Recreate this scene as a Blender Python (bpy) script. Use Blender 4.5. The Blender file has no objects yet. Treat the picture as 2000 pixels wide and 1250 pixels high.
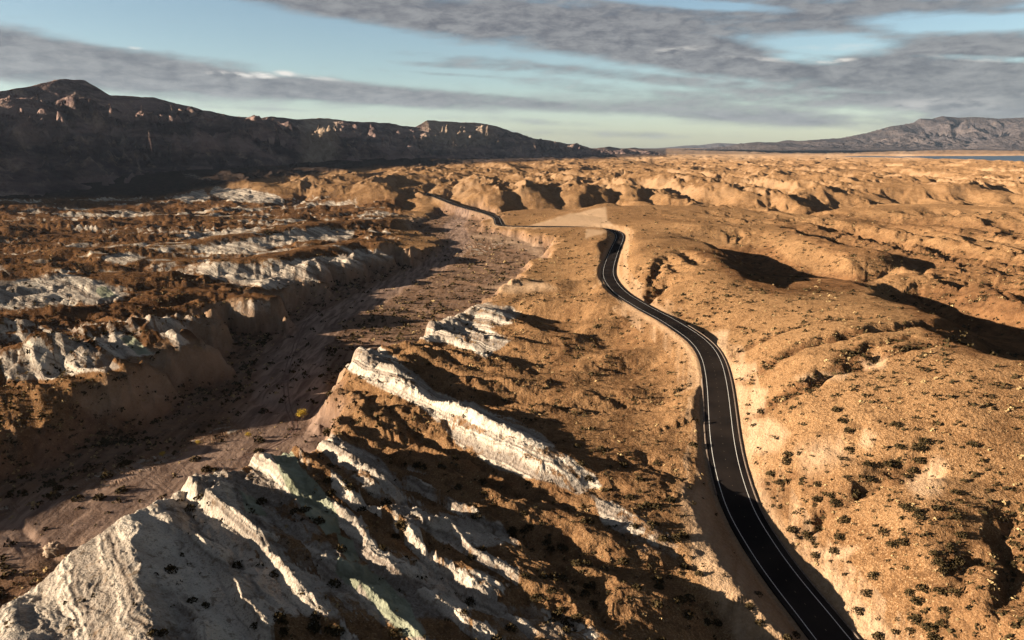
import bpy, math, random
import numpy as np
random.seed(5)
rng = np.random.default_rng(5)
sc = bpy.context.scene
COL = sc.collection

# ------------------------------------------------------------------ camera
H = 85.0; F = 1444.0; YH = 290.0
PITCH = math.atan((625 - YH) / F)
cam_d = bpy.data.cameras.new('camera'); cam = bpy.data.objects.new('camera', cam_d); COL.objects.link(cam)
cam.location = (0, 0, H); cam.rotation_euler = (math.pi / 2 - PITCH, 0, 0)
cam_d.sensor_width = 36; cam_d.lens = 36 * F / 2000; cam_d.clip_start = 1; cam_d.clip_end = 90000
sc.camera = cam

# ------------------------------------------------------------------ light
SUN_EL = math.radians(12.5); SUN_AZ = math.radians(258)      # compass style: 0 = +Y, 90 = +X
SKY_STRENGTH = 0.05; SUN_STRENGTH = 5.0; EXPOSURE = 2.6
sun_dir = np.array([math.sin(SUN_AZ) * math.cos(SUN_EL), math.cos(SUN_AZ) * math.cos(SUN_EL), math.sin(SUN_EL)])
sd_ = bpy.data.lights.new('sun', 'SUN'); so = bpy.data.objects.new('sun', sd_); COL.objects.link(so)
sd_.energy = SUN_STRENGTH; sd_.angle = math.radians(0.5); sd_.color = (1.0, 0.86, 0.68)
from mathutils import Vector
so.rotation_euler = Vector(sun_dir).to_track_quat('Z', 'Y').to_euler()
so.location = (-300, -120, 200)
vs = sc.view_settings
vs.view_transform = 'Standard'; vs.look = 'None'; vs.gamma = 1; vs.use_curve_mapping = False; vs.exposure = EXPOSURE
sc.render.engine = 'CYCLES'
sc.cycles.max_bounces = 4; sc.cycles.diffuse_bounces = 2; sc.cycles.volume_bounces = 0
sc.cycles.use_denoising = True; sc.cycles.denoising_input_passes = 'RGB_ALBEDO_NORMAL'; sc.cycles.denoising_prefilter = 'ACCURATE'

def px_dir(x, y):
    a = (x - 1000) / F; b = -(y - 625) / F
    cp, sp = math.cos(PITCH), math.sin(PITCH)
    return np.array([a, cp + b * sp, -sp + b * cp])

class NT:
    """small helper to write node trees"""
    def __init__(s, nt): s.nt = nt; s.n = nt.nodes; s.l = nt.links
    def new(s, t, **k):
        n = s.n.new(t)
        for a, b in k.items():
            if a.startswith('i_'):
                key = a[2:]; key = int(key) if key.isdigit() else key
                s.put(n.inputs[key], b)
            else: setattr(n, a, b)
        return n
    def put(s, inp, v):
        if isinstance(v, bpy.types.NodeSocket): s.l.new(v, inp)
        else: inp.default_value = v
    def m(s, op, a, b=0.0, c=0.0, clamp=False):
        n = s.n.new('ShaderNodeMath'); n.operation = op; n.use_clamp = clamp
        s.put(n.inputs[0], a); s.put(n.inputs[1], b); s.put(n.inputs[2], c); return n.outputs[0]
    def mr(s, v, a, b, c=0.0, d=1.0, smooth=True):
        n = s.n.new('ShaderNodeMapRange'); n.interpolation_type = 'SMOOTHSTEP' if smooth else 'LINEAR'
        for i, q in enumerate((v, a, b, c, d)): s.put(n.inputs[i], q)
        return n.outputs[0]
    def mix(s, f, a, b, mode='MIX'):
        n = s.n.new('ShaderNodeMix'); n.data_type = 'RGBA'; n.blend_type = mode
        s.put(n.inputs[0], f); s.put(n.inputs[6], a); s.put(n.inputs[7], b); return n.outputs[2]
    def noise(s, vec, scale, detail=4, rough=0.55, dist=0.0, out=0):
        n = s.n.new('ShaderNodeTexNoise'); s.put(n.inputs['Vector'], vec)
        n.inputs['Scale'].default_value = scale; n.inputs['Detail'].default_value = detail
        n.inputs['Roughness'].default_value = rough; n.inputs['Distortion'].default_value = dist
        return n.outputs[out]
    def mapping(s, vec, loc=(0, 0, 0), rot=(0, 0, 0), scale=(1, 1, 1), typ='POINT'):
        n = s.n.new('ShaderNodeMapping'); n.vector_type = typ; s.put(n.inputs[0], vec)
        n.inputs[1].default_value = loc; n.inputs[2].default_value = rot; n.inputs[3].default_value = scale
        return n.outputs[0]
def rgb(r, g, b): return (r, g, b, 1.0)

# ------------------------------------------------------------------ sky
world = bpy.data.worlds.new('World'); sc.world = world; world.use_nodes = True
w = NT(world.node_tree); w.n.clear()
sky = w.new('ShaderNodeTexSky', sky_type='NISHITA', sun_disc=False)
sky.sun_elevation = SUN_EL; sky.sun_rotation = SUN_AZ; sky.air_density = 1.0; sky.dust_density = 0.6; sky.ozone_density = 1.6
tc = w.new('ShaderNodeTexCoord')
sep = w.new('ShaderNodeSeparateXYZ'); w.put(sep.inputs[0], tc.outputs['Generated'])
X, Y, Z = sep.outputs
az = w.m('ARCTAN2', X, Y); el = w.m('ARCSINE', Z)
q = w.new('ShaderNodeCombineXYZ', i_0=w.m('MULTIPLY', az, F), i_1=w.m('MULTIPLY', el, F)).outputs[0]
def blob(cx, cy, rx, ry, deg):
    d = px_dir(cx, cy); d = d / np.linalg.norm(d)
    a, e = math.atan2(d[0], d[1]) * F, math.asin(d[2]) * F
    v = w.mapping(q, (a, e, 0), (0, 0, math.radians(-deg)), (rx, ry, 1), 'TEXTURE')
    ln = w.new('ShaderNodeVectorMath', operation='LENGTH', i_0=v)
    return w.mr(ln.outputs['Value'], 0.25, 1.35, 1, 0)
clouds = [(-60, 85, 330, 42, 7, 1), (230, 118, 300, 26, 7, .9), (380, 117, 150, 12, 5, .5), (80, 148, 330, 20, 6, .85), (420, 163, 330, 26, 5, 1.1), (600, 176, 300, 16, 6, .8),
          (700, 180, 300, 20, 6, 1), (960, 196, 300, 15, 5, .75), (1200, 212, 250, 14, 4, .5),
          (620, 8, 230, 24, 8, .9), (860, 30, 280, 42, 9, 1), (1150, 62, 330, 50, 9, 1), (1350, 105, 300, 38, 7, 1), (1400, 30, 420, 50, 4, .9),
          (1500, 125, 300, 36, 8, .9), (1780, 150, 350, 52, 7, 1), (1750, 20, 300, 30, 3, .8), (1980, 110, 260, 50, 5, .95), (1930, 190, 260, 44, 4, .9), (1990, 215, 130, 40, 0, .7),
          (1620, 190, 300, 22, 3, .7), (1250, 150, 250, 14, 7, .55), (1350, 215, 420, 26, 4, .62), (1600, 235, 330, 20, 2, .6),
          (880, 128, 160, 7, 3, .45), (900, 147, 140, 4, 3, .45), (1180, 262, 360, 10, 1, .42), (1000, 235, 300, 8, 3, .35), (1250, 180, 330, 16, 6, .5), (950, 120, 260, 14, 4, .4), (1100, 140, 200, 12, 6, .4), (500, 212, 180, 4, 1, .25), (1440, 163, 30, 5, 3, .55)]
holes = [(1590, 92, 120, 22, 2, .9), (1560, 118, 90, 10, 8, .6), (1790, 40, 110, 16, 5, .6), (1950, 45, 80, 14, 0, .5), (1330, 6, 200, 9, 6, .8), (1950, 115, 110, 7, 6, .55), (1700, 178, 90, 6, 4, .5)]
acc = None
for cx, cy, rx, ry, dg, wt in clouds:
    b = w.m('MULTIPLY', blob(cx, cy, rx, ry, dg), wt)
    acc = b if acc is None else w.m('ADD', w.m('MAXIMUM', acc, b), w.m('MULTIPLY', w.m('MINIMUM', acc, b), .35))
for cx, cy, rx, ry, dg, wt in holes:
    acc = w.m('SUBTRACT', acc, w.m('MULTIPLY', blob(cx, cy, rx, ry, dg), wt))
qs = w.mapping(q, (0, 0, 0), (0, 0, math.radians(4)), (1 / 210, 1 / 38, 1))
n1 = w.noise(qs, 1.0, 7, .6, .3)
qf = w.mapping(q, (3, 5, 0), (0, 0, math.radians(6)), (1 / 62, 1 / 17, 1))
n2 = w.noise(qf, 1.0, 5, .6, .2)
nn = w.m('ADD', w.m('MULTIPLY', w.m('SUBTRACT', n1, .5), 1.5), w.m('MULTIPLY', w.m('SUBTRACT', n2, .5), .9))
dens = w.mr(w.m('ADD', acc, nn), .08, 1.05)
# deck that carries on overhead and all round, laid out on a level sheet
zc = w.m('MAXIMUM', Z, .08)
plane = w.new('ShaderNodeCombineXYZ', i_0=w.m('DIVIDE', X, zc), i_1=w.m('DIVIDE', Y, zc)).outputs[0]
n3 = w.noise(plane, .7, 7, .6, .3)
deck = w.m('MULTIPLY', w.mr(n3, .40, .62), w.mr(el, .17, .32))
side = w.m('MULTIPLY', w.mr(w.m('ABSOLUTE', az), .62, .8), w.mr(w.m('ADD', n1, w.m('MULTIPLY', nn, .3)), .42, .7))
side = w.m('MULTIPLY', side, w.mr(el, .0, .05))
cover = w.m('MAXIMUM', dens, w.m('MAXIMUM', deck, side), clamp=True)
haze_el = w.mr(el, 0.0, .20)
tint = w.mix(haze_el, rgb(.47, .515, .57), rgb(.46, .475, .495))
skyc = w.mix(1.0, sky.outputs[0], tint, 'MULTIPLY')
qv = w.mapping(q, (9, 2, 0), (0, 0, math.radians(8)), (1 / 30, 1 / 11, 1))
n4 = w.noise(qv, 1.0, 6, .65, .5)
shade = w.m('ADD', w.m('MULTIPLY', n2, .8), w.m('ADD', w.m('MULTIPLY', n1, .3), w.m('MULTIPLY', n4, .62)))
cl_dark = w.mix(w.mr(shade, .60, 1.10), rgb(.33, .31, .37), rgb(1.0, .98, .98))
skym = w.mix(w.m('MULTIPLY', cover, .93), skyc, cl_dark)
bright = None
for cx, cy, rx, ry, dg, wt in [(430, 143, 24, 5, 2, 1), (462, 146, 40, 5, 3, .9), (515, 147, 26, 6, 3, 1), (555, 144, 22, 6, 3, 1), (610, 150, 50, 4, 6, .6), (265, 93, 12, 3, 0, .6),
                               (1630, 119, 34, 4, -3, 1), (1500, 116, 90, 4, 5, .4), (1660, 92, 90, 6, 2, .25), (1110, 172, 25, 5, 2, .4), (1900, 115, 70, 4, 8, .5), (1320, 98, 60, 7, -4, .4), (1830, 205, 90, 12, 0, .35)]:
    b = w.m('MULTIPLY', blob(cx, cy, rx, ry, dg), wt); bright = b if bright is None else w.m('MAXIMUM', bright, b)
bright = w.m('MULTIPLY', bright, w.mr(n2, .38, .62))
skym = w.mix(bright, skym, rgb(2.9, 2.75, 2.5))
bg = w.new('ShaderNodeBackground', i_0=skym, i_1=SKY_STRENGTH)
out = w.new('ShaderNodeOutputWorld'); w.l.new(bg.outputs[0], out.inputs[0])

# ------------------------------------------------------------------ numpy noise
def _hash(ix, iy, seed):
    h = (ix.astype(np.int64) * 374761393 + iy.astype(np.int64) * 668265263 + seed * 974634777) & 0xffffffff
    h = ((h ^ (h >> 13)) * 1274126177) & 0xffffffff
    return (h ^ (h >> 16)) & 0xffffffff
_ang = np.linspace(0, 2 * np.pi, 256, endpoint=False)
_GX, _GY = np.cos(_ang).astype(np.float32), np.sin(_ang).astype(np.float32)
def gnoise(x, y, seed=0):
    xf = np.floor(x); yf = np.floor(y); ix = xf.astype(np.int64); iy = yf.astype(np.int64)
    fx = (x - xf).astype(np.float32); fy = (y - yf).astype(np.float32)
    u = fx * fx * fx * (fx * (fx * 6 - 15) + 10); v = fy * fy * fy * (fy * (fy * 6 - 15) + 10)
    def g(dx, dy):
        k = _hash(ix + dx, iy + dy, seed) & 255
        return _GX[k] * (fx - dx) + _GY[k] * (fy - dy)
    a = g(0, 0); b = g(1, 0); c = g(0, 1); d = g(1, 1)
    return (a + (b - a) * u + (c - a) * v + (a - b - c + d) * u * v) * 1.5
def fbm(x, y, n=4, seed=0, gain=.5, lac=2.03):
    s = 0; a = 1; t = 0
    for i in range(n):
        s = s + a * gnoise(x + 17.3 * i, y - 9.1 * i, seed + i); t += a; a *= gain; x = x * lac; y = y * lac
    return s / t
def ridged(x, y, n=4, seed=0, gain=.5):
    s = 0; a = 1; t = 0
    for i in range(n):
        s = s + a * (1 - np.abs(gnoise(x + 7.7 * i, y + 3.1 * i, seed + i)) * 2); t += a; a *= gain; x = x * 2.07; y = y * 2.07
    return s / t
def sstep(a, b, x):
    t = np.clip((x - a) / (b - a), 0, 1); return t * t * (3 - 2 * t)
def erosion(x, y, gx, gy, freq, octs=4, seed=0, gain=.5, branch=1.6):
    """gullies that run down the slope (gx, gy), branching as they get finer"""
    h = np.zeros(x.shape, np.float32); a = 1.0; t = 0
    dx = np.zeros_like(h); dy = np.zeros_like(h)
    for o in range(octs):
        sx = gx + dx * branch; sy = gy + dy * branch
        ln = np.sqrt(sx * sx + sy * sy) + 1e-4
        k = 1.05 / np.maximum(ln, .08)
        vx, vy = sy * k, -sx * k
        px = x * freq; py = y * freq
        fx0 = np.floor(px); fy0 = np.floor(py); ix = fx0.astype(np.int64); iy = fy0.astype(np.int64)
        fx = (px - fx0).astype(np.float32); fy = (py - fy0).astype(np.float32)
        acc = np.zeros_like(h); adx = np.zeros_like(h); ady = np.zeros_like(h); wt = np.zeros_like(h)
        for i in (-1, 0, 1):
            for j in (-1, 0, 1):
                hh = _hash(ix + i, iy + j, seed + o * 31)
                cx = fx - i - ((hh & 1023) / 1024.).astype(np.float32) * .9
                cy = fy - j - (((hh >> 10) & 1023) / 1024.).astype(np.float32) * .9
                ww = np.exp(-(cx * cx + cy * cy) * 2.2)
                ph = (cx * vx + cy * vy) * 6.2832 * .9
                acc += np.cos(ph) * ww; s_ = -np.sin(ph) * ww
                adx += s_ * vx; ady += s_ * vy; wt += ww
        acc /= wt; adx /= wt; ady /= wt
        h += a * acc; dx += a * adx * .5; dy += a * ady * .5
        t += a; a *= gain; freq *= 2.05
    return h / t

# ------------------------------------------------------------------ tracing helpers: a point of the place from a sight line and its height
def at(x, y, z=0.0):
    d = px_dir(x, y); t = (z - H) / d[2]
    return (t * d[0], t * d[1])
def project(x, y, z):
    cp, sp = math.cos(PITCH), math.sin(PITCH)
    dz = z - H; dep = np.maximum(y * cp - dz * sp, 1.0); up = y * sp + dz * cp
    return 1000 + F * x / dep, 625 - F * up / dep
def seg_dist(x, y, pts, vals=None, signed=False, closed=False, box=None):
    """distance to a polyline, with per-vertex values carried to the nearest point"""
    P = np.asarray(pts, float); n = len(P); last = n if closed else n - 1
    best = np.full(x.shape, 1e9, np.float32); side = np.zeros(x.shape, np.float32)
    outv = [np.zeros(x.shape, np.float32) for _ in range(len(vals[0]))] if vals is not None else None
    for i in range(last):
        a = P[i]; b = P[(i + 1) % n]; ab = b - a; L = max(ab @ ab, 1e-9)
        t = np.clip(((x - a[0]) * ab[0] + (y - a[1]) * ab[1]) / L, 0, 1)
        ex = x - a[0] - t * ab[0]; ey = y - a[1] - t * ab[1]
        d = np.sqrt(ex * ex + ey * ey); m = d < best
        best[m] = d[m]
        if signed: side[m] = np.sign((ab[1] * ex - ab[0] * ey)[m])      # + to the right of the direction
        if vals is not None:
            for k in range(len(outv)):
                va, vb = vals[i][k], vals[(i + 1) % n][k]
                outv[k][m] = (va + (vb - va) * t)[m]
    return best, side, outv
def inside(x, y, pts):
    P = np.asarray(pts, float); c = np.zeros(x.shape, bool)
    for i in range(len(P)):
        x1, y1 = P[i]; x2, y2 = P[i - 1]
        if y1 == y2: continue
        c ^= ((y1 > y) != (y2 > y)) & (x < (x2 - x1) * (y - y1) / (y2 - y1) + x1)
    return c
def sdist(x, y, pts, closed=True):
    d = seg_dist(x, y, pts, closed=True)[0]
    return np.where(inside(x, y, pts), d, -d)

# ------------------------------------------------------------------ traced data
# road centre line (sight line x, y and road height)
ROAD = [(1740, 1380, -9.5), (1680, 1310, -9), (1628, 1250, -8.5), (1589, 1200, -8), (1548, 1150, -7.5), (1510, 1100, -7), (1477, 1050, -5.8), (1448, 1000, -4.5), (1430, 950, -2), (1417, 900, 0),
        (1409, 850, 2.5), (1405, 800, 4.5), (1402, 765, 5.5), (1398, 735, 6.5), (1391, 705, 7.5), (1378, 680, 8.5), (1358, 660, 9), (1332, 642, 9), (1300, 622, 8.5), (1270, 607, 8), (1240, 590, 7),
        (1216, 575, 6), (1200, 560, 5), (1190, 545, 4), (1187, 530, 3), (1192, 510, 2.5), (1202, 484, 2), (1210, 468, 2), (1211, 458, 2), (1203, 451.5, 2), (1185, 447, 2), (1150, 444, 2.5), (1110, 442.6, 3),
        (1050, 442, 3), (1000, 441.5, 1), (975, 440, 0), (972, 433, 0), (971, 426, 0), (957, 418.5, 1), (934, 412, 2), (910, 406, 4), (890, 400, 6), (870, 392, 9), (850, 384, 12), (830, 376, 14)]
road_w = np.array([(*at(x, y, z), z) for x, y, z in ROAD])
def smooth_path(P, step=2.0, it=3):
    P = np.asarray(P, float)
    for _ in range(it):
        Q = [P[0]]
        for a, b in zip(P[:-1], P[1:]): Q += [a * .75 + b * .25, a * .25 + b * .75]
        P = np.array(Q + [P[-1]])
    s = np.r_[0, np.cumsum(np.linalg.norm(np.diff(P[:, :2], axis=0), axis=1))]
    n = int(s[-1] / step) + 1; t = np.linspace(0, s[-1], n)
    return np.column_stack([np.interp(t, s, P[:, k]) for k in range(P.shape[1])])
# start the road under and behind the drone so that it does not stop at the frame
road_w = np.vstack([[road_w[0, 0] + 18, road_w[0, 1] - 45, -9.5], road_w])
road = smooth_path(road_w, 2.0)
road2 = smooth_path([(*at(x, y, z), z) for x, y, z in [(640, 370, 6), (675, 366.5, 6), (684, 363, 6), (692, 359.5, 6), (713, 355, 7), (760, 351, 8)]], 4.0)

# wash: right bank traced along the crests that hide it, left bank along its foot
WZ = -17.0
def wz(r): return np.interp(r, [150, 330, 600, 900], [-17, -15, -10, -6])
def atw(x, y):
    z = WZ
    for _ in range(12): z = .5 * z + .5 * float(wz(math.hypot(*at(x, y, z))))
    return at(x, y, z)
wash = [at(-500, 1300, 0), at(0, 1200, 0), at(60, 1120, 2), at(100, 1080, 2), at(160, 1035, 4), at(250, 950, 6), at(330, 925, 4), at(400, 906, 3), at(440, 898, 2), at(480, 905, 0), at(515, 872, 3), at(560, 862, 2), at(590, 850, -6),
        at(612, 815, -4), at(580, 745, 0), at(600, 735, 0), at(660, 690, 0), at(672, 660, 2), at(720, 648, 1), at(780, 645, 0), at(830, 605, 1), at(880, 583, 1), at(935, 555, 0), at(990, 540, -8), atw(1030, 520), atw(1052, 500),
        atw(1050, 482), atw(1000, 466), atw(930, 455), atw(915, 440), atw(960, 430), atw(950, 418), atw(920, 414),
        atw(880, 414), atw(835, 432), atw(815, 443), atw(868, 470), atw(880, 496), atw(825, 520), atw(750, 542), atw(655, 588), atw(600, 610), atw(572, 640), atw(500, 668), atw(488, 690), atw(430, 745),
        atw(385, 785), atw(292, 830), atw(229, 860), atw(123, 905), atw(0, 950), atw(-200, 1010), atw(-600, 1120)]

# broad lie of the land
CTRL = [(1900, 1250, 2), (1700, 1200, -3), (1450, 1250, -7), (1300, 1150, 1), (1350, 1000, 0), (1100, 1250, 3), (800, 1250, 7), (450, 1250, 9), (350, 1100, 9), (480, 1000, 8), (600, 1150, 8), (1000, 1100, 3.5), (330, 1000, 9), (620, 960, 3), (720, 850, -2), (900, 860, -1), (0, 1300, 2), (1980, 1000, 6), (1700, 980, 2), (1200, 1000, 1.5), (1100, 850, 1),
        (1550, 850, 5), (1980, 850, 8), (1250, 800, 0), (900, 950, 1), (700, 1050, 6), (1000, 750, -4), (1250, 700, -2), (1550, 700, 9), (1950, 720, 12), (1100, 620, -5), (850, 720, -3), (1500, 620, 10), (1750, 640, 11),
        (1990, 620, 3), (1080, 530, -4), (1300, 520, 8), (1550, 530, 4), (1800, 500, 4), (1990, 480, 2), (1300, 460, 9), (1200, 420, 8), (1100, 425, 3), (1450, 430, 6), (1700, 420, 2), (1950, 420, 4),
        (500, 760, -6), (300, 800, -10), (100, 820, -10), (0, 780, -6), (300, 700, 0), (0, 650, 0), (500, 610, 0), (200, 580, 0), (700, 520, 0), (400, 500, 0), (100, 480, 0), (800, 440, -6), (600, 430, 0), (300, 430, 2), (0, 420, 4),
        (600, 400, 0), (400, 385, 4), (100, 380, 10), (0, 372, 14), (300, 362, 16), (450, 345, 22), (700, 385, 6), (900, 380, 8), (1100, 380, 10), (1400, 380, 8), (1700, 380, 6), (1950, 380, 2),
        (700, 345, 14), (900, 340, 12), (1100, 340, 12), (1300, 340, 8), (1600, 340, 6), (1900, 345, 6), (600, 325, 26), (840, 310, 32), (1000, 306, 36), (1150, 302, 44), (1290, 304, 24), (700, 320, 28), (1000, 318, 16),
        (1300, 318, 10), (1500, 315, 14), (1700, 318, 15), (1990, 334, 16), (1500, 306, 22), (1700, 303, 16), (2000, 303, 16), (1500, 298, 38), (1800, 296.5, 48), (2000, 296.5, 48), (2300, 302, 20), (2300, 500, 4), (2300, 700, 8), (-300, 500, 4), (-300, 400, 10), (-400, 750, 2)]
cp = np.array([(*at(x, y, z), z) for x, y, z in CTRL])
extra = [(-7000, 12000, 70), (-2000, 16000, 75), (3000, 15000, 80), (9000, 14000, 85), (14000, 12000, 60), (-9000, 30000, 85), (0, 40000, 85), (20000, 35000, 90), (-60, 60, 0), (60, 60, -6), (-150, 30, 0), (200, 40, 6), (700, 80, 5), (-900, 120, 2)]
cp = np.vstack([cp, extra])
def tl(x, y):
    r = np.sqrt(x * x + y * y); return np.arctan2(x, y) * 1.6, np.log(r)
cu, cv = tl(cp[:, 0], cp[:, 1])
def kern(d2): return np.sqrt(d2 + .03 ** 2)
def _fit():
    n = len(cu); A = kern((cu[:, None] - cu[None]) ** 2 + (cv[:, None] - cv[None]) ** 2) + 0
    A -= np.eye(n) * .01
    M = np.zeros((n + 3, n + 3)); M[:n, :n] = A; M[:n, n] = 1; M[:n, n + 1] = cu; M[:n, n + 2] = cv; M[n:, :n] = M[:n, n:].T
    return np.linalg.solve(M, np.r_[cp[:, 2], 0, 0, 0])
CW = _fit()
def base_height(x, y):
    u, v = tl(x, y); u = u.astype(np.float32); v = v.astype(np.float32)
    h = (CW[-3] + CW[-2] * u + CW[-1] * v).astype(np.float32)
    for i in range(len(cu)): h += np.float32(CW[i]) * np.sqrt((u - np.float32(cu[i])) ** 2 + (v - np.float32(cv[i])) ** 2 + np.float32(.0009))
    return h

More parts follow.
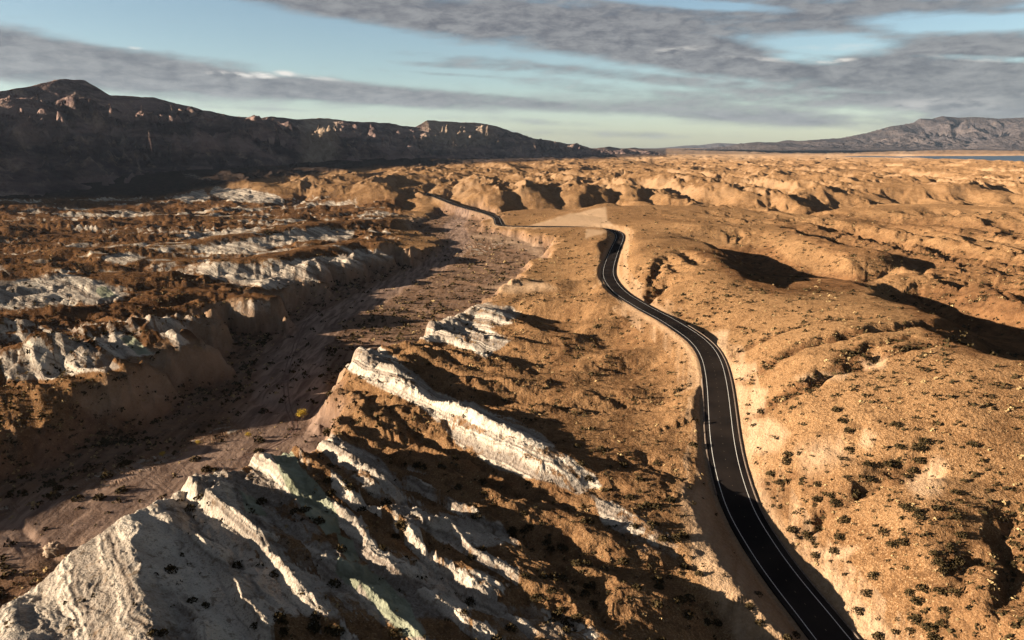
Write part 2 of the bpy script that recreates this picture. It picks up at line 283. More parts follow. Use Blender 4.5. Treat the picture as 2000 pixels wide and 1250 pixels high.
# ridges: ([(x, y, crest height above the ground)...], ground height, width to the left of the path, width to the right, sharpness of the crest)
RIDGES = [
 # great white fin at the near left, left face in the sun
 ([(248, 955, 11), (256, 1010, 13), (263, 1080, 14), (277, 1150, 14), (300, 1250, 15), (330, 1350, 15)], 0, 11, 26, .9),
 ([(30, 1150, 6), (10, 1250, 12), (-60, 1330, 12)], 0, 14, 14, 1.0),
 ([(408, 912, 5), (440, 960, 8), (470, 1010, 9), (500, 1065, 7), (540, 1140, 5)], 1, 12, 11, 1.0),
 ([(330, 930, 9), (375, 985, 10), (400, 1060, 8), (410, 1150, 8), (430, 1250, 6)], 1, 8, 12, 1.0),
 ([(510, 880, 6), (545, 930, 8), (590, 970, 8), (622, 1010, 7), (650, 1050, 4)], 0, 9, 11, .7),
 ([(560, 868, 5), (590, 900, 7), (622, 940, 7), (655, 985, 6), (680, 1030, 3)], 0, 8, 10, .7),
 ([(600, 850, 3), (655, 868, 6), (700, 903, 7), (750, 945, 7), (800, 985, 7), (845, 1015, 6), (870, 1050, 3)], -2, 9, 12, .8),
 ([(582, 742, 5), (612, 752, 7), (632, 790, 7), (620, 832, 6), (655, 862, 5)], -2, 9, 12, .8),
 ([(640, 742, 5), (690, 762, 7), (750, 790, 6), (800, 815, 3)], -2, 8, 12, .8),
 ([(672, 665, 5), (700, 678, 7), (750, 708, 7), (800, 745, 7), (838, 778, 5)], -2, 12, 12, 1.0),
 ([(830, 782, 5), (880, 790, 6.5), (940, 815, 6.5), (990, 842, 6.5), (1040, 870, 6), (1090, 900, 5), (1130, 930, 4)], -1, 12, 12, 1.0),
 ([(1110, 935, 4), (1150, 945, 6), (1190, 950, 2)], -4, 8, 10, .8),
 ([(820, 1000, 3), (870, 1020, 7), (920, 1020, 7), (990, 1040, 3)], -4, 12, 12, 1.0),
 ([(1150, 980, 2), (1200, 985, 6), (1260, 1015, 7), (1320, 1060, 5)], -7, 10, 12, 1.0),
 ([(780, 650, 4), (830, 618, 8), (870, 600, 8), (930, 596, 7), (1010, 622, 6), (1060, 650, 4)], -4, 20, 16, 1.6),
 ([(800, 662, 4), (860, 650, 6), (930, 655, 6), (990, 672, 3)], -5, 12, 12, 1.2),
 ([(740, 720, 3), (790, 690, 7), (850, 675, 8), (930, 690, 7), (1010, 718, 4)], -4, 16, 14, 1.4),
 ([(845, 760, 3), (900, 745, 5), (1000, 742, 6), (1070, 745, 5), (1095, 752, 2)], -5, 12, 12, 1.5),
 ([(925, 560, 4), (960, 545, 9), (1010, 540, 8), (1050, 552, 5)], -6, 22, 20, 2),
 ([(1000, 590, 3), (1060, 580, 7), (1130, 585, 7), (1180, 598, 3)], -4, 22, 20, 2),
 ([(1020, 560, 3), (1090, 548, 7), (1150, 548, 6)], -3, 22, 22, 2),
 ([(1110, 650, 3), (1160, 632, 7), (1220, 632, 7), (1270, 645, 3)], -3, 18, 18, 1.5),
 ([(960, 655, 4), (1030, 668, 6), (1110, 680, 6), (1170, 690, 3)], -4, 14, 14, 1.4),
 ([(1120, 720, 3), (1200, 690, 7), (1290, 680, 8), (1340, 690, 5)], -3, 16, 16, 1.5),
 ([(1050, 800, 3), (1130, 765, 6), (1230, 765, 6), (1330, 785, 4)], -4, 16, 14, 1.6),
 ([(1160, 840, 3), (1240, 850, 4), (1340, 870, 3)], -4, 16, 14, 1.6),
 ([(960, 880, 2), (1040, 960, 3), (1100, 1000, 4), (1180, 1050, 4)], -6, 12, 12, 1.2),
 ([(640, 900, 1), (760, 1010, 4), (800, 1060, 2)], -4, 7, 9, .8),
 ([(560, 1060, 3), (620, 1110, 6), (690, 1180, 6), (730, 1230, 4)], -2, 9, 11, .8),
 ([(480, 1080, 4), (530, 1130, 7), (580, 1200, 6), (600, 1280, 6)], -1, 9, 11, .8),
 ([(700, 1060, 3), (760, 1110, 6), (820, 1180, 5)], -3, 8, 10, .8),
 ([(820, 1100, 3), (880, 1130, 6), (930, 1190, 4)], -4, 9, 11, .8),
 ([(960, 1100, 3), (1020, 1150, 6), (1100, 1220, 5), (1140, 1290, 4)], -5, 10, 12, 1),
 ([(780, 1230, 3), (870, 1240, 5), (980, 1290, 5)], -4, 9, 10, 1),
 ([(1160, 1130, 3), (1230, 1180, 5), (1300, 1260, 4)], -9, 12, 12, 1.2),
 # left badlands
 ([(370, 528, 3), (430, 508, 8), (520, 500, 9), (620, 482, 9), (700, 470, 9), (780, 475, 8), (840, 485, 5)], 0, 36, 26, 3),
 ([(350, 482, 3), (430, 462, 8), (540, 446, 9), (640, 432, 9), (750, 428, 8), (850, 422, 5)], 0, 45, 30, 3),
 ([(0, 690, 4), (50, 662, 9), (92, 645, 13), (150, 668, 8), (220, 700, 5), (300, 712, 3)], 0, 20, 20, 1.2),
 ([(90, 660, 4), (200, 632, 8), (290, 618, 10), (340, 640, 8), (380, 672, 4)], 0, 18, 20, 1.4),
 ([(380, 680, 3), (430, 640, 5), (500, 655, 4)], -2, 20, 20, 2),
 ([(420, 615, 4), (470, 582, 10), (520, 585, 10), (560, 612, 4)], 0, 24, 24, 1.6),
 ([(530, 582, 5), (590, 558, 9), (680, 545, 9), (780, 518, 8), (850, 492, 5)], 0, 30, 18, 2),
 ([(0, 760, 2), (120, 750, 4), (250, 730, 6), (400, 700, 5), (460, 690, 2)], -2, 26, 22, 3),
 ([(0, 835, 2), (100, 815, 4), (170, 822, 6), (210, 850, 1)], -4, 12, 12, 2),
 ([(0, 610, 3), (100, 598, 7), (230, 590, 7), (350, 575, 6), (420, 570, 2)], 0, 24, 20, 2),
 ([(0, 560, 3), (120, 545, 6), (260, 540, 7), (380, 545, 4)], 0, 26, 22, 2),
 ([(0, 520, 3), (140, 508, 6), (260, 500, 7), (340, 505, 4)], 0, 30, 26, 2),
 ([(150, 488, 3), (240, 478, 8), (320, 475, 5)], 0, 32, 26, 2),
 # smooth hills at the right; each drops to the right of the crest
 ([(1325, 486, 9), (1355, 491, 14), (1400, 516, 17), (1450, 546, 17), (1520, 563, 15), (1600, 568, 12), (1690, 556, 5)], 3, 36, 85, 3),
 ([(1470, 425, 4), (1530, 448, 10), (1620, 472, 12), (1720, 495, 11), (1830, 520, 10), (2000, 545, 9), (2150, 560, 6)], 1, 24, 60, 3),
 ([(1560, 420, 3), (1680, 438, 10), (1800, 460, 11), (1950, 490, 11), (2100, 510, 8)], 1, 30, 60, 4),
 ([(1740, 575, 8), (1765, 600, 14), (1795, 640, 17), (1850, 675, 18), (1930, 697, 18), (2030, 704, 18), (2200, 712, 18)], 7, 32, 90, 3),
 ([(1740, 548, 6), (1800, 545, 9), (1890, 562, 10), (1990, 598, 10), (2150, 640, 10)], 2, 34, 60, 4),
 ([(1230, 470, 4), (1300, 468, 8), (1350, 480, 6)], 6, 60, 50, 8),
 ([(1210, 580, 3), (1240, 545, 9), (1290, 520, 11), (1350, 525, 8)], 4, 30, 34, 4),
 ([(1130, 420, 3), (1190, 404, 10), (1270, 402, 9), (1400, 408, 7), (1500, 416, 3)], 4, 60, 80, 10),
 ([(1600, 408, 2), (1700, 405, 7), (1850, 400, 7), (2000, 405, 7)], 3, 80, 90, 10),
 ([(1290, 430, 2), (1370, 437, 5), (1440, 440, 3)], 8, 40, 40, 6),
 ([(1480, 700, 2), (1600, 680, 5), (1750, 675, 5), (1900, 690, 3)], 8, 30, 26, 5),
 ([(1460, 780, 2), (1600, 755, 4), (1750, 735, 4), (1900, 735, 2)], 7, 28, 20, 5),
 ([(1500, 940, 2), (1580, 920, 5), (1680, 900, 5), (1800, 870, 3)], 4, 26, 22, 4),
 ([(1840, 880, 2), (1830, 940, 4), (1800, 990, 2)], 6, 14, 18, 2.5),
 ([(1560, 1090, 2), (1640, 1060, 5), (1740, 1030, 5), (1860, 1010, 4)], 0, 22, 18, 4),
 ([(1880, 1060, 2), (1900, 1150, 4), (1950, 1250, 5)], 3, 16, 24, 4),
]
# narrow gullies and ravines: ([(x, y, depth)...], ground height, half width)
GULLIES = [
 ([(1390, 480, 7), (1470, 497, 12), (1550, 530, 13), (1640, 545, 11), (1720, 540, 9), (1820, 528, 8), (1990, 540, 6)], 0, 56), ([(1560, 440, 4), (1660, 462, 7), (1760, 485, 8), (1900, 515, 7), (2050, 540, 5)], 1, 26),
 ([(1680, 432, 4), (1800, 445, 7), (1950, 470, 8), (2100, 490, 6)], 1, 30), ([(1800, 585, 9), (1860, 610, 17), (1950, 645, 18), (2080, 655, 18)], 6, 44), ([(1850, 555, 4), (1920, 575, 7), (2000, 600, 7)], 2, 22),
 ([(1250, 372, 5), (1330, 384, 9), (1400, 398, 8)], 8, 34), ([(760, 378, 5), (800, 388, 8), (790, 400, 7)], 8, 30), ([(600, 378, 4), (590, 388, 7), (560, 396, 6)], 6, 30), ([(1700, 350, 5), (1800, 362, 8), (1880, 372, 6)], 4, 60), ([(1150, 345, 5), (1250, 353, 8), (1330, 358, 5)], 8, 60), ([(950, 345, 5), (1030, 352, 8), (1100, 358, 6)], 10, 60),
 ([(480, 1065, 3), (560, 1050, 4), (640, 1050, 5), (700, 1052, 5), (760, 1040, 6), (800, 1030, 4)], -3, 6), ([(790, 1062, 4), (850, 1078, 7), (920, 1085, 7), (1000, 1072, 7), (1060, 1090, 7), (1130, 1120, 7), (1200, 1150, 6), (1300, 1165, 5), (1390, 1200, 5), (1440, 1245, 4)], -5, 9),
 ([(570, 1175, 5), (640, 1195, 6), (740, 1200, 6), (830, 1205, 6), (880, 1195, 6), (960, 1225, 6), (1040, 1235, 6), (1120, 1250, 5)], -2, 7), ([(970, 1072, 5), (1040, 1110, 6), (1100, 1160, 5), (1150, 1210, 5), (1180, 1260, 5)], -5, 6),
 ([(345, 980, 4), (370, 1040, 6), (395, 1100, 5), (440, 1130, 4), (480, 1160, 4)], 2, 6), ([(455, 990, 3), (520, 1030, 4), (560, 1075, 4)], 0, 5),
 ([(640, 880, 3), (700, 930, 4), (770, 985, 4), (800, 1020, 4)], -3, 6), ([(820, 810, 4), (880, 870, 7), (960, 930, 8), (1050, 975, 7), (1120, 985, 6), (1200, 1000, 3)], -4, 12),
 ([(700, 800, 4), (790, 850, 6), (880, 890, 6)], -4, 9), ([(690, 700, 3), (760, 740, 3)], -2, 5), ([(840, 780, 4), (960, 790, 5), (1060, 795, 4), (1160, 815, 4), (1330, 800, 3)], -4, 8),
 ([(850, 700, 3), (960, 728, 4), (1100, 735, 4), (1250, 740, 4), (1360, 722, 4)], -4, 7), ([(1000, 640, 4), (1080, 645, 6), (1180, 675, 5), (1280, 665, 4), (1350, 680, 3)], -4, 12),
 ([(1000, 610, 4), (1080, 620, 5), (1130, 625, 4)], -4, 10), ([(820, 690, 2), (900, 718, 4), (1000, 735, 3)], -4, 6), ([(1160, 790, 2), (1240, 810, 3), (1350, 850, 2)], -4, 6),
 ([(1190, 955, 3), (1260, 935, 4), (1330, 965, 4), (1350, 1000, 3)], -5, 8), ([(960, 1010, 3), (1050, 1020, 4), (1150, 1060, 4), (1240, 1110, 4), (1340, 1140, 4)], -7, 8),
 ([(1430, 745, 1), (1500, 748, 3), (1600, 740, 3.5), (1700, 733, 3), (1800, 715, 2), (1890, 700, 1)], 7, 6), ([(1420, 700, 1), (1480, 697, 2.5), (1600, 690, 2), (1700, 690, 1)], 8, 5),
 ([(1480, 812, 1), (1560, 812, 3), (1640, 800, 3), (1740, 785, 2.5), (1840, 775, 1)], 6, 6), ([(1640, 780, 1), (1700, 765, 2), (1760, 755, 1)], 7, 5),
 ([(1490, 1000, 2), (1560, 1010, 4), (1640, 1000, 4), (1720, 988, 4), (1795, 978, 2)], 1, 6), ([(1560, 930, 1), (1580, 945, 3), (1605, 970, 3), (1612, 990, 2)], 3, 4),
 ([(1490, 985, 2), (1530, 1030, 5), (1570, 1060, 6), (1590, 1095, 5)], -6, 7), ([(1700, 1240, 2), (1780, 1210, 3), (1860, 1170, 2.5), (1900, 1130, 2)], -1, 6),
 ([(1960, 1040, 2), (1990, 1130, 3), (1960, 1250, 3)], 3, 6), ([(1240, 610, 3), (1270, 596, 5), (1300, 580, 5), (1340, 590, 3)], 4, 9), ([(1330, 616, 2), (1420, 618, 2)], 8, 5), ([(1700, 470, 2), (1800, 500, 4), (1990, 530, 4)], 3, 14),
 ([(1225, 585, 3), (1240, 560, 4), (1250, 540, 2)], 5, 7), ([(1270, 575, 3), (1285, 555, 4), (1290, 535, 2)], 5, 7), ([(1330, 570, 3), (1310, 545, 3), (1300, 530, 2)], 5, 8), ([(1370, 560, 2), (1345, 535, 4), (1330, 515, 2)], 6, 9),
 ([(1150, 408, 8), (1350, 404, 9), (1500, 411, 11), (1560, 416, 10), (1640, 402, 8), (1760, 398, 5)], 4, 40), ([(980, 412, 6), (1080, 408, 8), (1180, 403, 8)], 0, 40), ([(1400, 377, 5), (1480, 395, 9), (1560, 412, 9)], 6, 35),
 ([(1500, 385, 4), (1560, 398, 8), (1620, 404, 6)], 5, 30), ([(900, 372, 5), (880, 385, 8), (900, 402, 8)], 8, 40), ([(1090, 385, 6), (1140, 378, 8), (1180, 366, 6)], 8, 40), ([(1040, 380, 6), (1090, 392, 8), (1130, 402, 7)], 8, 34),
 ([(1180, 380, 5), (1210, 392, 8), (1225, 400, 6)], 8, 26), ([(1235, 378, 4), (1270, 390, 8), (1310, 400, 6)], 8, 28), ([(960, 376, 4), (1000, 386, 7), (1010, 398, 7)], 8, 30), ([(1880, 405, 4), (1940, 410, 7), (2050, 418, 7)], 3, 40),
 ([(1640, 425, 3), (1800, 432, 6), (2000, 440, 6)], 3, 30), ([(1300, 355, 3), (1420, 372, 6), (1520, 382, 3)], 6, 50),
 ([(0, 640, 3), (150, 625, 4), (300, 605, 4), (430, 592, 4)], 0, 12), ([(0, 590, 2), (150, 572, 4), (400, 560, 4)], 0, 14), ([(100, 520, 2), (350, 530, 4), (480, 565, 4)], 0, 16), ([(0, 480, 2), (250, 490, 4), (380, 500, 3)], 0, 18), ([(560, 470, 3), (700, 462, 5), (840, 450, 5)], 0, 18),
 ([(500, 580, 3), (560, 560, 4), (640, 545, 4)], 0, 12), ([(300, 450, 2), (500, 440, 4), (700, 425, 3)], 0, 22)]
# bluff edge of the middle hills (everything beyond stands higher, with fluted faces)
BLUFF = [at(330, 384, 2), at(430, 388, 2), at(520, 394, 0), at(620, 398, 0), at(700, 402, 0), at(780, 404, 0), at(850, 404, 0), at(900, 408, 0), at(980, 410, 0), at(1080, 407, 0), at(1180, 402, 0), at(1270, 401, 0), at(1370, 403, 0), at(1480, 410, 0), at(1560, 414, 0), at(1640, 400, 2), at(1780, 397, 2), at(1900, 400, 2), at(2200, 410, 2)]
BLUFF_POLY = BLUFF + [(4000, 1600), (9000, 7000), (-1500, 9000), (-2200, 2600)]

LAKE_Z = 15.0
LAKE = [at(x, y, LAKE_Z) for x, y in [(1640, 306.0), (1700, 304.6), (1760, 306), (1820, 305), (1900, 304.8), (2050, 304), (2400, 303), (2500, 332), (2100, 330), (2010, 327), (1965, 325), (1950, 321.5), (1920, 321), (1905, 317.5), (1870, 316.8), (1860, 314), (1800, 312.2), (1790, 310.5), (1720, 309)]]

RANGE = [(-1500, 60, 900), (-700, 120, 1250), (-250, 160, 1600), (0, 178, 1900), (60, 168, 1950), (105, 154, 1980), (130, 154, 2000), (165, 157, 2050), (190, 170, 2120), (215, 186, 2200), (242, 186, 2280), (300, 190, 2450), (340, 200, 2550), (400, 214, 2750), (450, 226, 2950), (490, 229, 3150), (530, 227, 3350),
         (580, 233, 3600), (625, 229, 3800), (660, 233, 3950), (700, 236, 4100), (760, 240, 4350), (812, 248, 4550), (835, 234, 4650), (870, 236, 4800), (920, 238, 5000), (965, 244, 5200), (1000, 258, 5400), (1040, 270, 5650), (1075, 274, 5900), (1110, 281, 6200), (1130, 281, 6400), (1155, 290, 6700), (1190, 286, 7000), (1215, 290, 7300), (1240, 288, 7600), (1265, 293, 8000), (1295, 303, 8500)]
def rng_xyz(lst):
    o = []
    for x, y, D in lst:
        d = px_dir(x, y); t = D / d[1]; o.append((d[0] * t, D, H + d[2] * t))
    return np.array(o)
RANGE = [(a, b, D * np.interp(a, [150, 500, 1300], [1, .86, .80])) for a, b, D in RANGE]
RC = rng_xyz(RANGE)
FOOT_OFF = np.interp(RC[:, 1], [1500, 2000, 3000, 4500, 6000, 8500], [720, 680, 640, 620, 620, 600])
def path_normals(P):
    t = np.gradient(P[:, :2], axis=0); t /= np.linalg.norm(t, axis=1)[:, None]
    return np.column_stack([t[:, 1], -t[:, 0]])
_n = path_normals(RC)
RANGE_FOOT = RC[:, :2] + _n * FOOT_OFF[:, None]

# ------------------------------------------------------------------ terrain grid (rings round the drone; finer near it)
def ring_radii():
    r = [62.0]
    while r[-1] < 9000:
        R = r[-1]; r.append(R + min(2.25e-5 * R * R, .0062 * R) if R > 84 else R + .6)
    while r[-1] < 52000: r.append(r[-1] * 1.03)
    return np.array(r)
RR = ring_radii()
TT = np.concatenate([np.radians(np.linspace(-88, -37, 60, endpoint=False)), np.radians(np.linspace(-37, 37, 930)), np.radians(np.linspace(37, 80, 40)[1:])])
NR, NTH = len(RR), len(TT)
R2, T2 = np.meshgrid(RR, TT, indexing='ij')
GX = (R2 * np.sin(T2)).astype(np.float32); GY = (R2 * np.cos(T2)).astype(np.float32)

def grad(Xg, Yg, Zg):
    xi, xj = np.gradient(Xg); yi, yj = np.gradient(Yg); zi, zj = np.gradient(Zg)
    det = xi * yj - xj * yi; det = np.where(np.abs(det) < 1e-9, 1e-9, det)
    return (zi * yj - zj * yi) / det, (xi * zj - xj * zi) / det

def add_features(x, y, h):
    for pts, g, wl, wr, sh in RIDGES:
        if g <= 1 and pts[0][1] > 590 and pts[0][0] > 300:
            main = pts[0][0] in (672, 830, 600)
            pts = [(a, b, c * (.95 if main else .6)) for a, b, c in pts]; g = (g + 3.5 if pts[0][0] == 600 else g) if main else (g + 4.5 if pts[0][1] > 840 and pts[0][0] < 1000 else g + 2); wl = wl * 1.1
        P = [at(a, b, g + c) for a, b, c in pts]; A = np.array(P); Rm = max(wl, wr) * 1.25
        m = (x > A[:, 0].min() - Rm) & (x < A[:, 0].max() + Rm) & (y > A[:, 1].min() - Rm) & (y < A[:, 1].max() + Rm)
        if not m.any(): continue
        xs, ys = x[m], y[m]
        wx = fbm(xs / (Rm * .5), ys / (Rm * .5), 3, 11) * Rm * .13
        wy = fbm(xs / (Rm * .5) + 40, ys / (Rm * .5), 3, 12) * Rm * .13
        d, s, v = seg_dist(xs + wx, ys + wy, P, [(c + g,) for a, b, c in pts], signed=True)
        wd = np.where(s > 0, wr, wl)
        t = np.sqrt(d * d + sh * sh) - sh
        k = np.clip(1 - t / wd, 0, 1)
        k = k * (0.72 + 0.28 * k) if sh < 2.5 else k * k * (3 - 2 * k)
        top = v[0]
        hm = h[m]
        ends = hm + (top - g) * k
        cand = hm + (top - hm) * k
        new = np.where(top > hm, np.maximum(hm, cand), np.minimum(ends, np.maximum(hm, cand)))
        h[m] = new
    for pts, g, wd in GULLIES:
        P = [at(a, b, g) for a, b, c in pts]; A = np.array(P); Rm = wd * 1.6
        m = (x > A[:, 0].min() - Rm) & (x < A[:, 0].max() + Rm) & (y > A[:, 1].min() - Rm) & (y < A[:, 1].max() + Rm)
        if not m.any(): continue
        xs, ys = x[m], y[m]
        wx = fbm(xs / (wd * 1.4), ys / (wd * 1.4), 3, 21) * wd * .7
        wy = fbm(xs / (wd * 1.4) + 40, ys / (wd * 1.4), 3, 22) * wd * .7
        d, s, v = seg_dist(xs + wx, ys + wy, P, [(c,) for a, b, c in pts])
        k = np.clip(1 - d / wd, 0, 1)
        h[m] -= v[0] * k * k * (1.9 - .9 * k) * (1.35 if pts[0][0] > 1400 and pts[0][1] > 690 else np.where(np.hypot(xs, ys) < 380, .55, 1.2))
    return h

def terrain():
    x, y = GX, GY
    r = np.sqrt(x * x + y * y)
    h = base_height(x, y)
    W = sdist(x, y, wash)                                # + inside the wash
    # region weights
    near = 1 - sstep(1200, 2200, r)
    PX, PY = project(x, y, h)
    sB = sdist(x, y, BLUFF_POLY)
    warp = fbm(x / 140, y / 140, 4, 3) * 60 + fbm(x / 40, y / 40, 3, 4) * 14
    bl = sstep(-10, 75, sB + warp)
    bl_amt = 14 + 5 * fbm(x / 400, y / 400, 2, 8)
    h += bl * bl_amt * np.clip(1 - sstep(3000, 6000, r), 0, 1)
    # rolling dune-like hills beyond and to the right
    rngd = seg_dist(x, y, RANGE_FOOT)[0]; rb = np.interp(np.arctan2(x, y), [math.atan((q_ - 1000) / F) for q_ in (300, 450, 600, 700, 900, 1300)], [1250, 1750, 2300, 2750, 3600, 6500]); fanm = sstep(.88, 1.1, r / rb) * sstep(1600, 900, rngd)
    mid = sstep(0, 120, sB) * (1 - .9 * fanm)
    hills = ridged(x / 170 + .6 * fbm(x / 300, y / 300, 2, 40), y / 360 + x / 700, 2, 31, .38) * 19
    hills = hills + (ridged(x / 62 + .5 * fbm(x / 120, y / 120, 2, 45), y / 150 + x / 300, 2, 46) - .4) * 2.6 * (1 - sstep(2500, 4500, r))
    h += mid * (hills - 4) * np.clip(1 - sstep(4200, 8000, r), .0, 1)
    right = sstep(40, 200, x - (70 + 0 * y)) * (1 - bl)
    h += right * (ridged(x / 95 + .5 * fbm(x / 160, y / 160, 2, 49), y / 260 - x / 300, 2, 50, .38) - .4) * 9.5 * sstep(260, 520, r)
    h += right * fbm(x / 70, y / 110, 2, 51) * 2.0
    # left badlands: terraces running across
    left = (1 - sstep(-60, 0, x + .12 * y - 10)) * sstep(260, 420, r) * (1 - bl) * (1 - sstep(1300, 1800, r))
    terr = ridged(x / 175 + fbm(x / 100, y / 100, 2, 61) * .6, y / 58 + fbm(x / 120, y / 60, 3, 62) * .5, 4, 63)
    q_ = (terr + .25 * fbm(x / 25, y / 25, 3, 64)) * 3.2; qf_ = q_ - np.floor(q_)
    terr = (np.floor(q_) + sstep(.30, .62, qf_)) / 3.2 * .75 + terr * .25
    h += left * (terr - .25) * 10.5
    finm = sstep(400, 300, PX) * sstep(880, 940, PY)
    h = add_features(x, y, h)
    # strike-parallel ribs in the near badlands between road and wash
    a, b = np.array(at(830, 790)), np.array(at(1130, 920)); st = (b - a) / np.linalg.norm(b - a); nr = np.array([-st[1], st[0]])
    S = x * nr[0] + y * nr[1]; A_ = x * st[0] + y * st[1]
    fgm = (1 - sstep(330, 520, r)) * (1 - sstep(1280, 1420, PX)) 
    su = S / 9.5 + .8 * fbm(A_ / 75, S / 50, 3, 70) + .10 * fbm(A_ / 9, S / 9, 3, 71)
    fl = np.floor(su); fr = su - fl
    saw = np.where(fr < .26, sstep(0, .26, fr), 1 - ((fr - .26) / .74) ** .8)
    mod = np.clip(.75 + .9 * fbm(A_ / 60 + fl * 7.3, fl * 3.1, 3, 72), .25, 1.2)
    mod = mod * (1 - .85 * sstep(.74, .88, ridged(A_ / 34 + .2 * fl, su * .45, 2, 73)))
    ribm = fgm * (1 - sstep(850, 1150, PX)) * sstep(480, 380, r)
    ribm = np.maximum(ribm, .12 * fgm) * (1 - .75 * finm)
    h += ribm * (saw * mod - .3) * 2.7
    # gullying along the slopes
    gx, gy = grad(x, y, h)
    gm = np.sqrt(gx * gx + gy * gy)
    e1 = erosion(x, y, gx, gy, 1 / 26., 4, 5)
    amt = np.clip((gm - .03) * 5, 0, 1)
    badl = np.clip(fgm * 1.0 + left * 1.0 + .85 * right + .8 * mid, 0, 1)
    h += e1 * amt * badl * np.where(left > .5, 1.3, 1.0 - .45 * finm - .5 * sstep(850, 1100, PX))
    e2 = erosion(x, y, gx, gy, 1 / 80., 3, 9)
    h += e2 * np.clip((gm - .02) * 6, 0, 1) * mid * 6.5 * (1 - sstep(5000, 8000, r))
    h += e2 * np.clip((gm - .02) * 6, 0, 1) * right * 3.6
    # the wash cut: near-vertical banks
    bw = 5.0 + fbm(x / 12, y / 12, 4, 90) * 4.5 + (ridged(x / 48, y / 48, 3, 91) - .3) * np.where(left > .3, 26, 9)
    prof = sstep(-7.5 - .9 * (h - WZ) * np.where(left > .3, .8, .25), 2.5, W + bw * np.where(r > 330, 1.4, .9) - 2)
    floor = wz(r) + .5 * fbm(x / 25, y / 25, 4, 95) + .9 * fbm(S / 60, A_ / 18, 3, 96)
    ch = ridged(x / 60 + .02 * y, y / 150, 2, 97)
    floor -= 1.1 * sstep(.55, .9, ch)
    soft = 1 - prof
    # fluted banks
    flute = (ridged(x / 9, y / 9, 4, 98) * 3.0 + ridged(x / 26, y / 26, 3, 99) * 3.5 * (left > .3)) * (1 - np.abs(2 * prof - 1))
    h = h * soft + floor * prof + flute
    # upper end of the wash fades into a broad valley
    fr2 = ridged(A_ / 11 + .5 * fbm(S / 9, A_ / 9, 2, 151), S / 2.4 + .5 * fbm(A_ / 7, S / 7, 3, 152), 3, 150, .6)
    h += fgm * (1 - sstep(1000, 1200, PX)) * (1 - prof) * (fr2 - .3) * np.where(finm > .5, .35, .55) * sstep(330, 230, r)
    # bedding: dipping layers that weather into small steps
    strat = S * .62 + h * .9 + fbm(x / 22, y / 22, 4, 101) * 2.2; strat = strat + .8 * np.sin(strat * .9) 
    fine = (1 - sstep(230, 420, r)) * (1 - prof)
    bed = np.abs(((strat / 1.35) % 1.0) - .5) * 2
    white_zone = fgm * fine
    gm2 = np.hypot(*grad(x, y, h))
    bmod = np.clip(.5 + 1.2 * fbm(x / 14, y / 14, 3, 104), 0, 1.3)
    h += white_zone * (bed - .5) * .34 * bmod * np.clip(gm2 * 2.5, 0, 1)
    # roughness
    h += fbm(x / 5.0, y / 5.0, 4, 110, .55) * (.16 + .16 * fgm * (1 - .4 * finm) + .12 * left) * (1 - .8 * prof) * (1 - sstep(500, 1400, r) * .5)
    h += fbm(x / 1.3, y / 1.3, 3, 111, .6) * (.07 + .07 * fgm) * (1 - sstep(250, 500, r))
    # far field: pale dissected flats towards the lake
    farm = sstep(2800, 5000, r) * sstep(-.05, .12, x / y) * (1 - sstep(9000, 13000, r))
    h += farm * (ridged(x / 420, y / 700, 3, 120) - .35) * 11
    sL = sdist(x, y, LAKE)
    h = np.where(r > 2000, h + (LAKE_Z - 6 - h) * sstep(-60, 60, sL + fbm(x / 250, y / 250, 3, 130) * 120), h)
    flat = (r > 2000) & (sL < -60)
    h = np.where(flat, np.maximum(h, LAKE_Z + 2), h)
    # road bed: cut and fill slopes
    ii = np.clip(np.round(np.interp(np.hypot(road2[:, 0], road2[:, 1]), RR, np.arange(NR))).astype(int), 0, NR - 1); jj = np.round(np.interp(np.arctan2(road2[:, 0], road2[:, 1]), TT, np.arange(NTH))).astype(int)
    zz = h[ii, jj]; kz = 25; road2[:, 2] = np.convolve(np.pad(zz, kz, 'edge'), np.ones(2 * kz + 1) / (2 * kz + 1), 'valid') + .8
    for P, half in ((road, 5.7), (road2, 5.0)):
        bx = (x > P[:, 0].min() - 60) & (x < P[:, 0].max() + 60) & (y > P[:, 1].min() - 60) & (y < P[:, 1].max() + 60)
        xs, ys, hs = x[bx], y[bx], h[bx]
        Q = P[::4] if len(P) > 100 else P
        if (P is road): Q = np.vstack([P[::4], P[-1:]])
        d, s, v = seg_dist(xs, ys, Q[:, :2], [(z,) for z in Q[:, 2]])
        zr = v[0]
        rough = fbm(xs / 1.6 + ys / 9., ys / 1.6, 4, 140, .6) * .55
        dd = np.maximum(d - half, 0)
        lo = zr - .35 - dd * .62 + rough * np.clip(dd / 3, 0, 1); hi = zr - .35 + dd * .75 + rough * np.clip(dd / 3, 0, 1)
        smx = lambda p, q, k: .5 * (p + q + np.sqrt((p - q) ** 2 + k * k))
        kk = np.clip(dd / 4, 0, 1) * 2.2
        hn = -smx(-smx(hs, lo, kk), -hi, kk)
        hn = hs + (hn - hs) * (1 - sstep(30, 45, d))
        hn = np.where(d < half, zr - .35, hn)
        far_ = d > 45
        h[bx] = np.where(far_, hs, hn)
        if P is road:
            global ROAD_D, ROAD_HS
            ROAD_D = np.full(x.shape, 1e3, np.float32); ROAD_D[bx] = d
            ROAD_HS = np.zeros(x.shape, np.float32); ROAD_HS[bx] = np.where(far_, 0, (np.abs(hn - hs) > .25) * 1.0)
    return h, dict(W=W, prof=prof, fgm=fgm, left=left, right=right, mid=mid, bl=bl, fr=fr, ribm=ribm, strat=strat, r=r, S=S, A=A_, farm=farm, sB=sB)
GZ, K = terrain()
GZ = GZ.astype(np.float32)

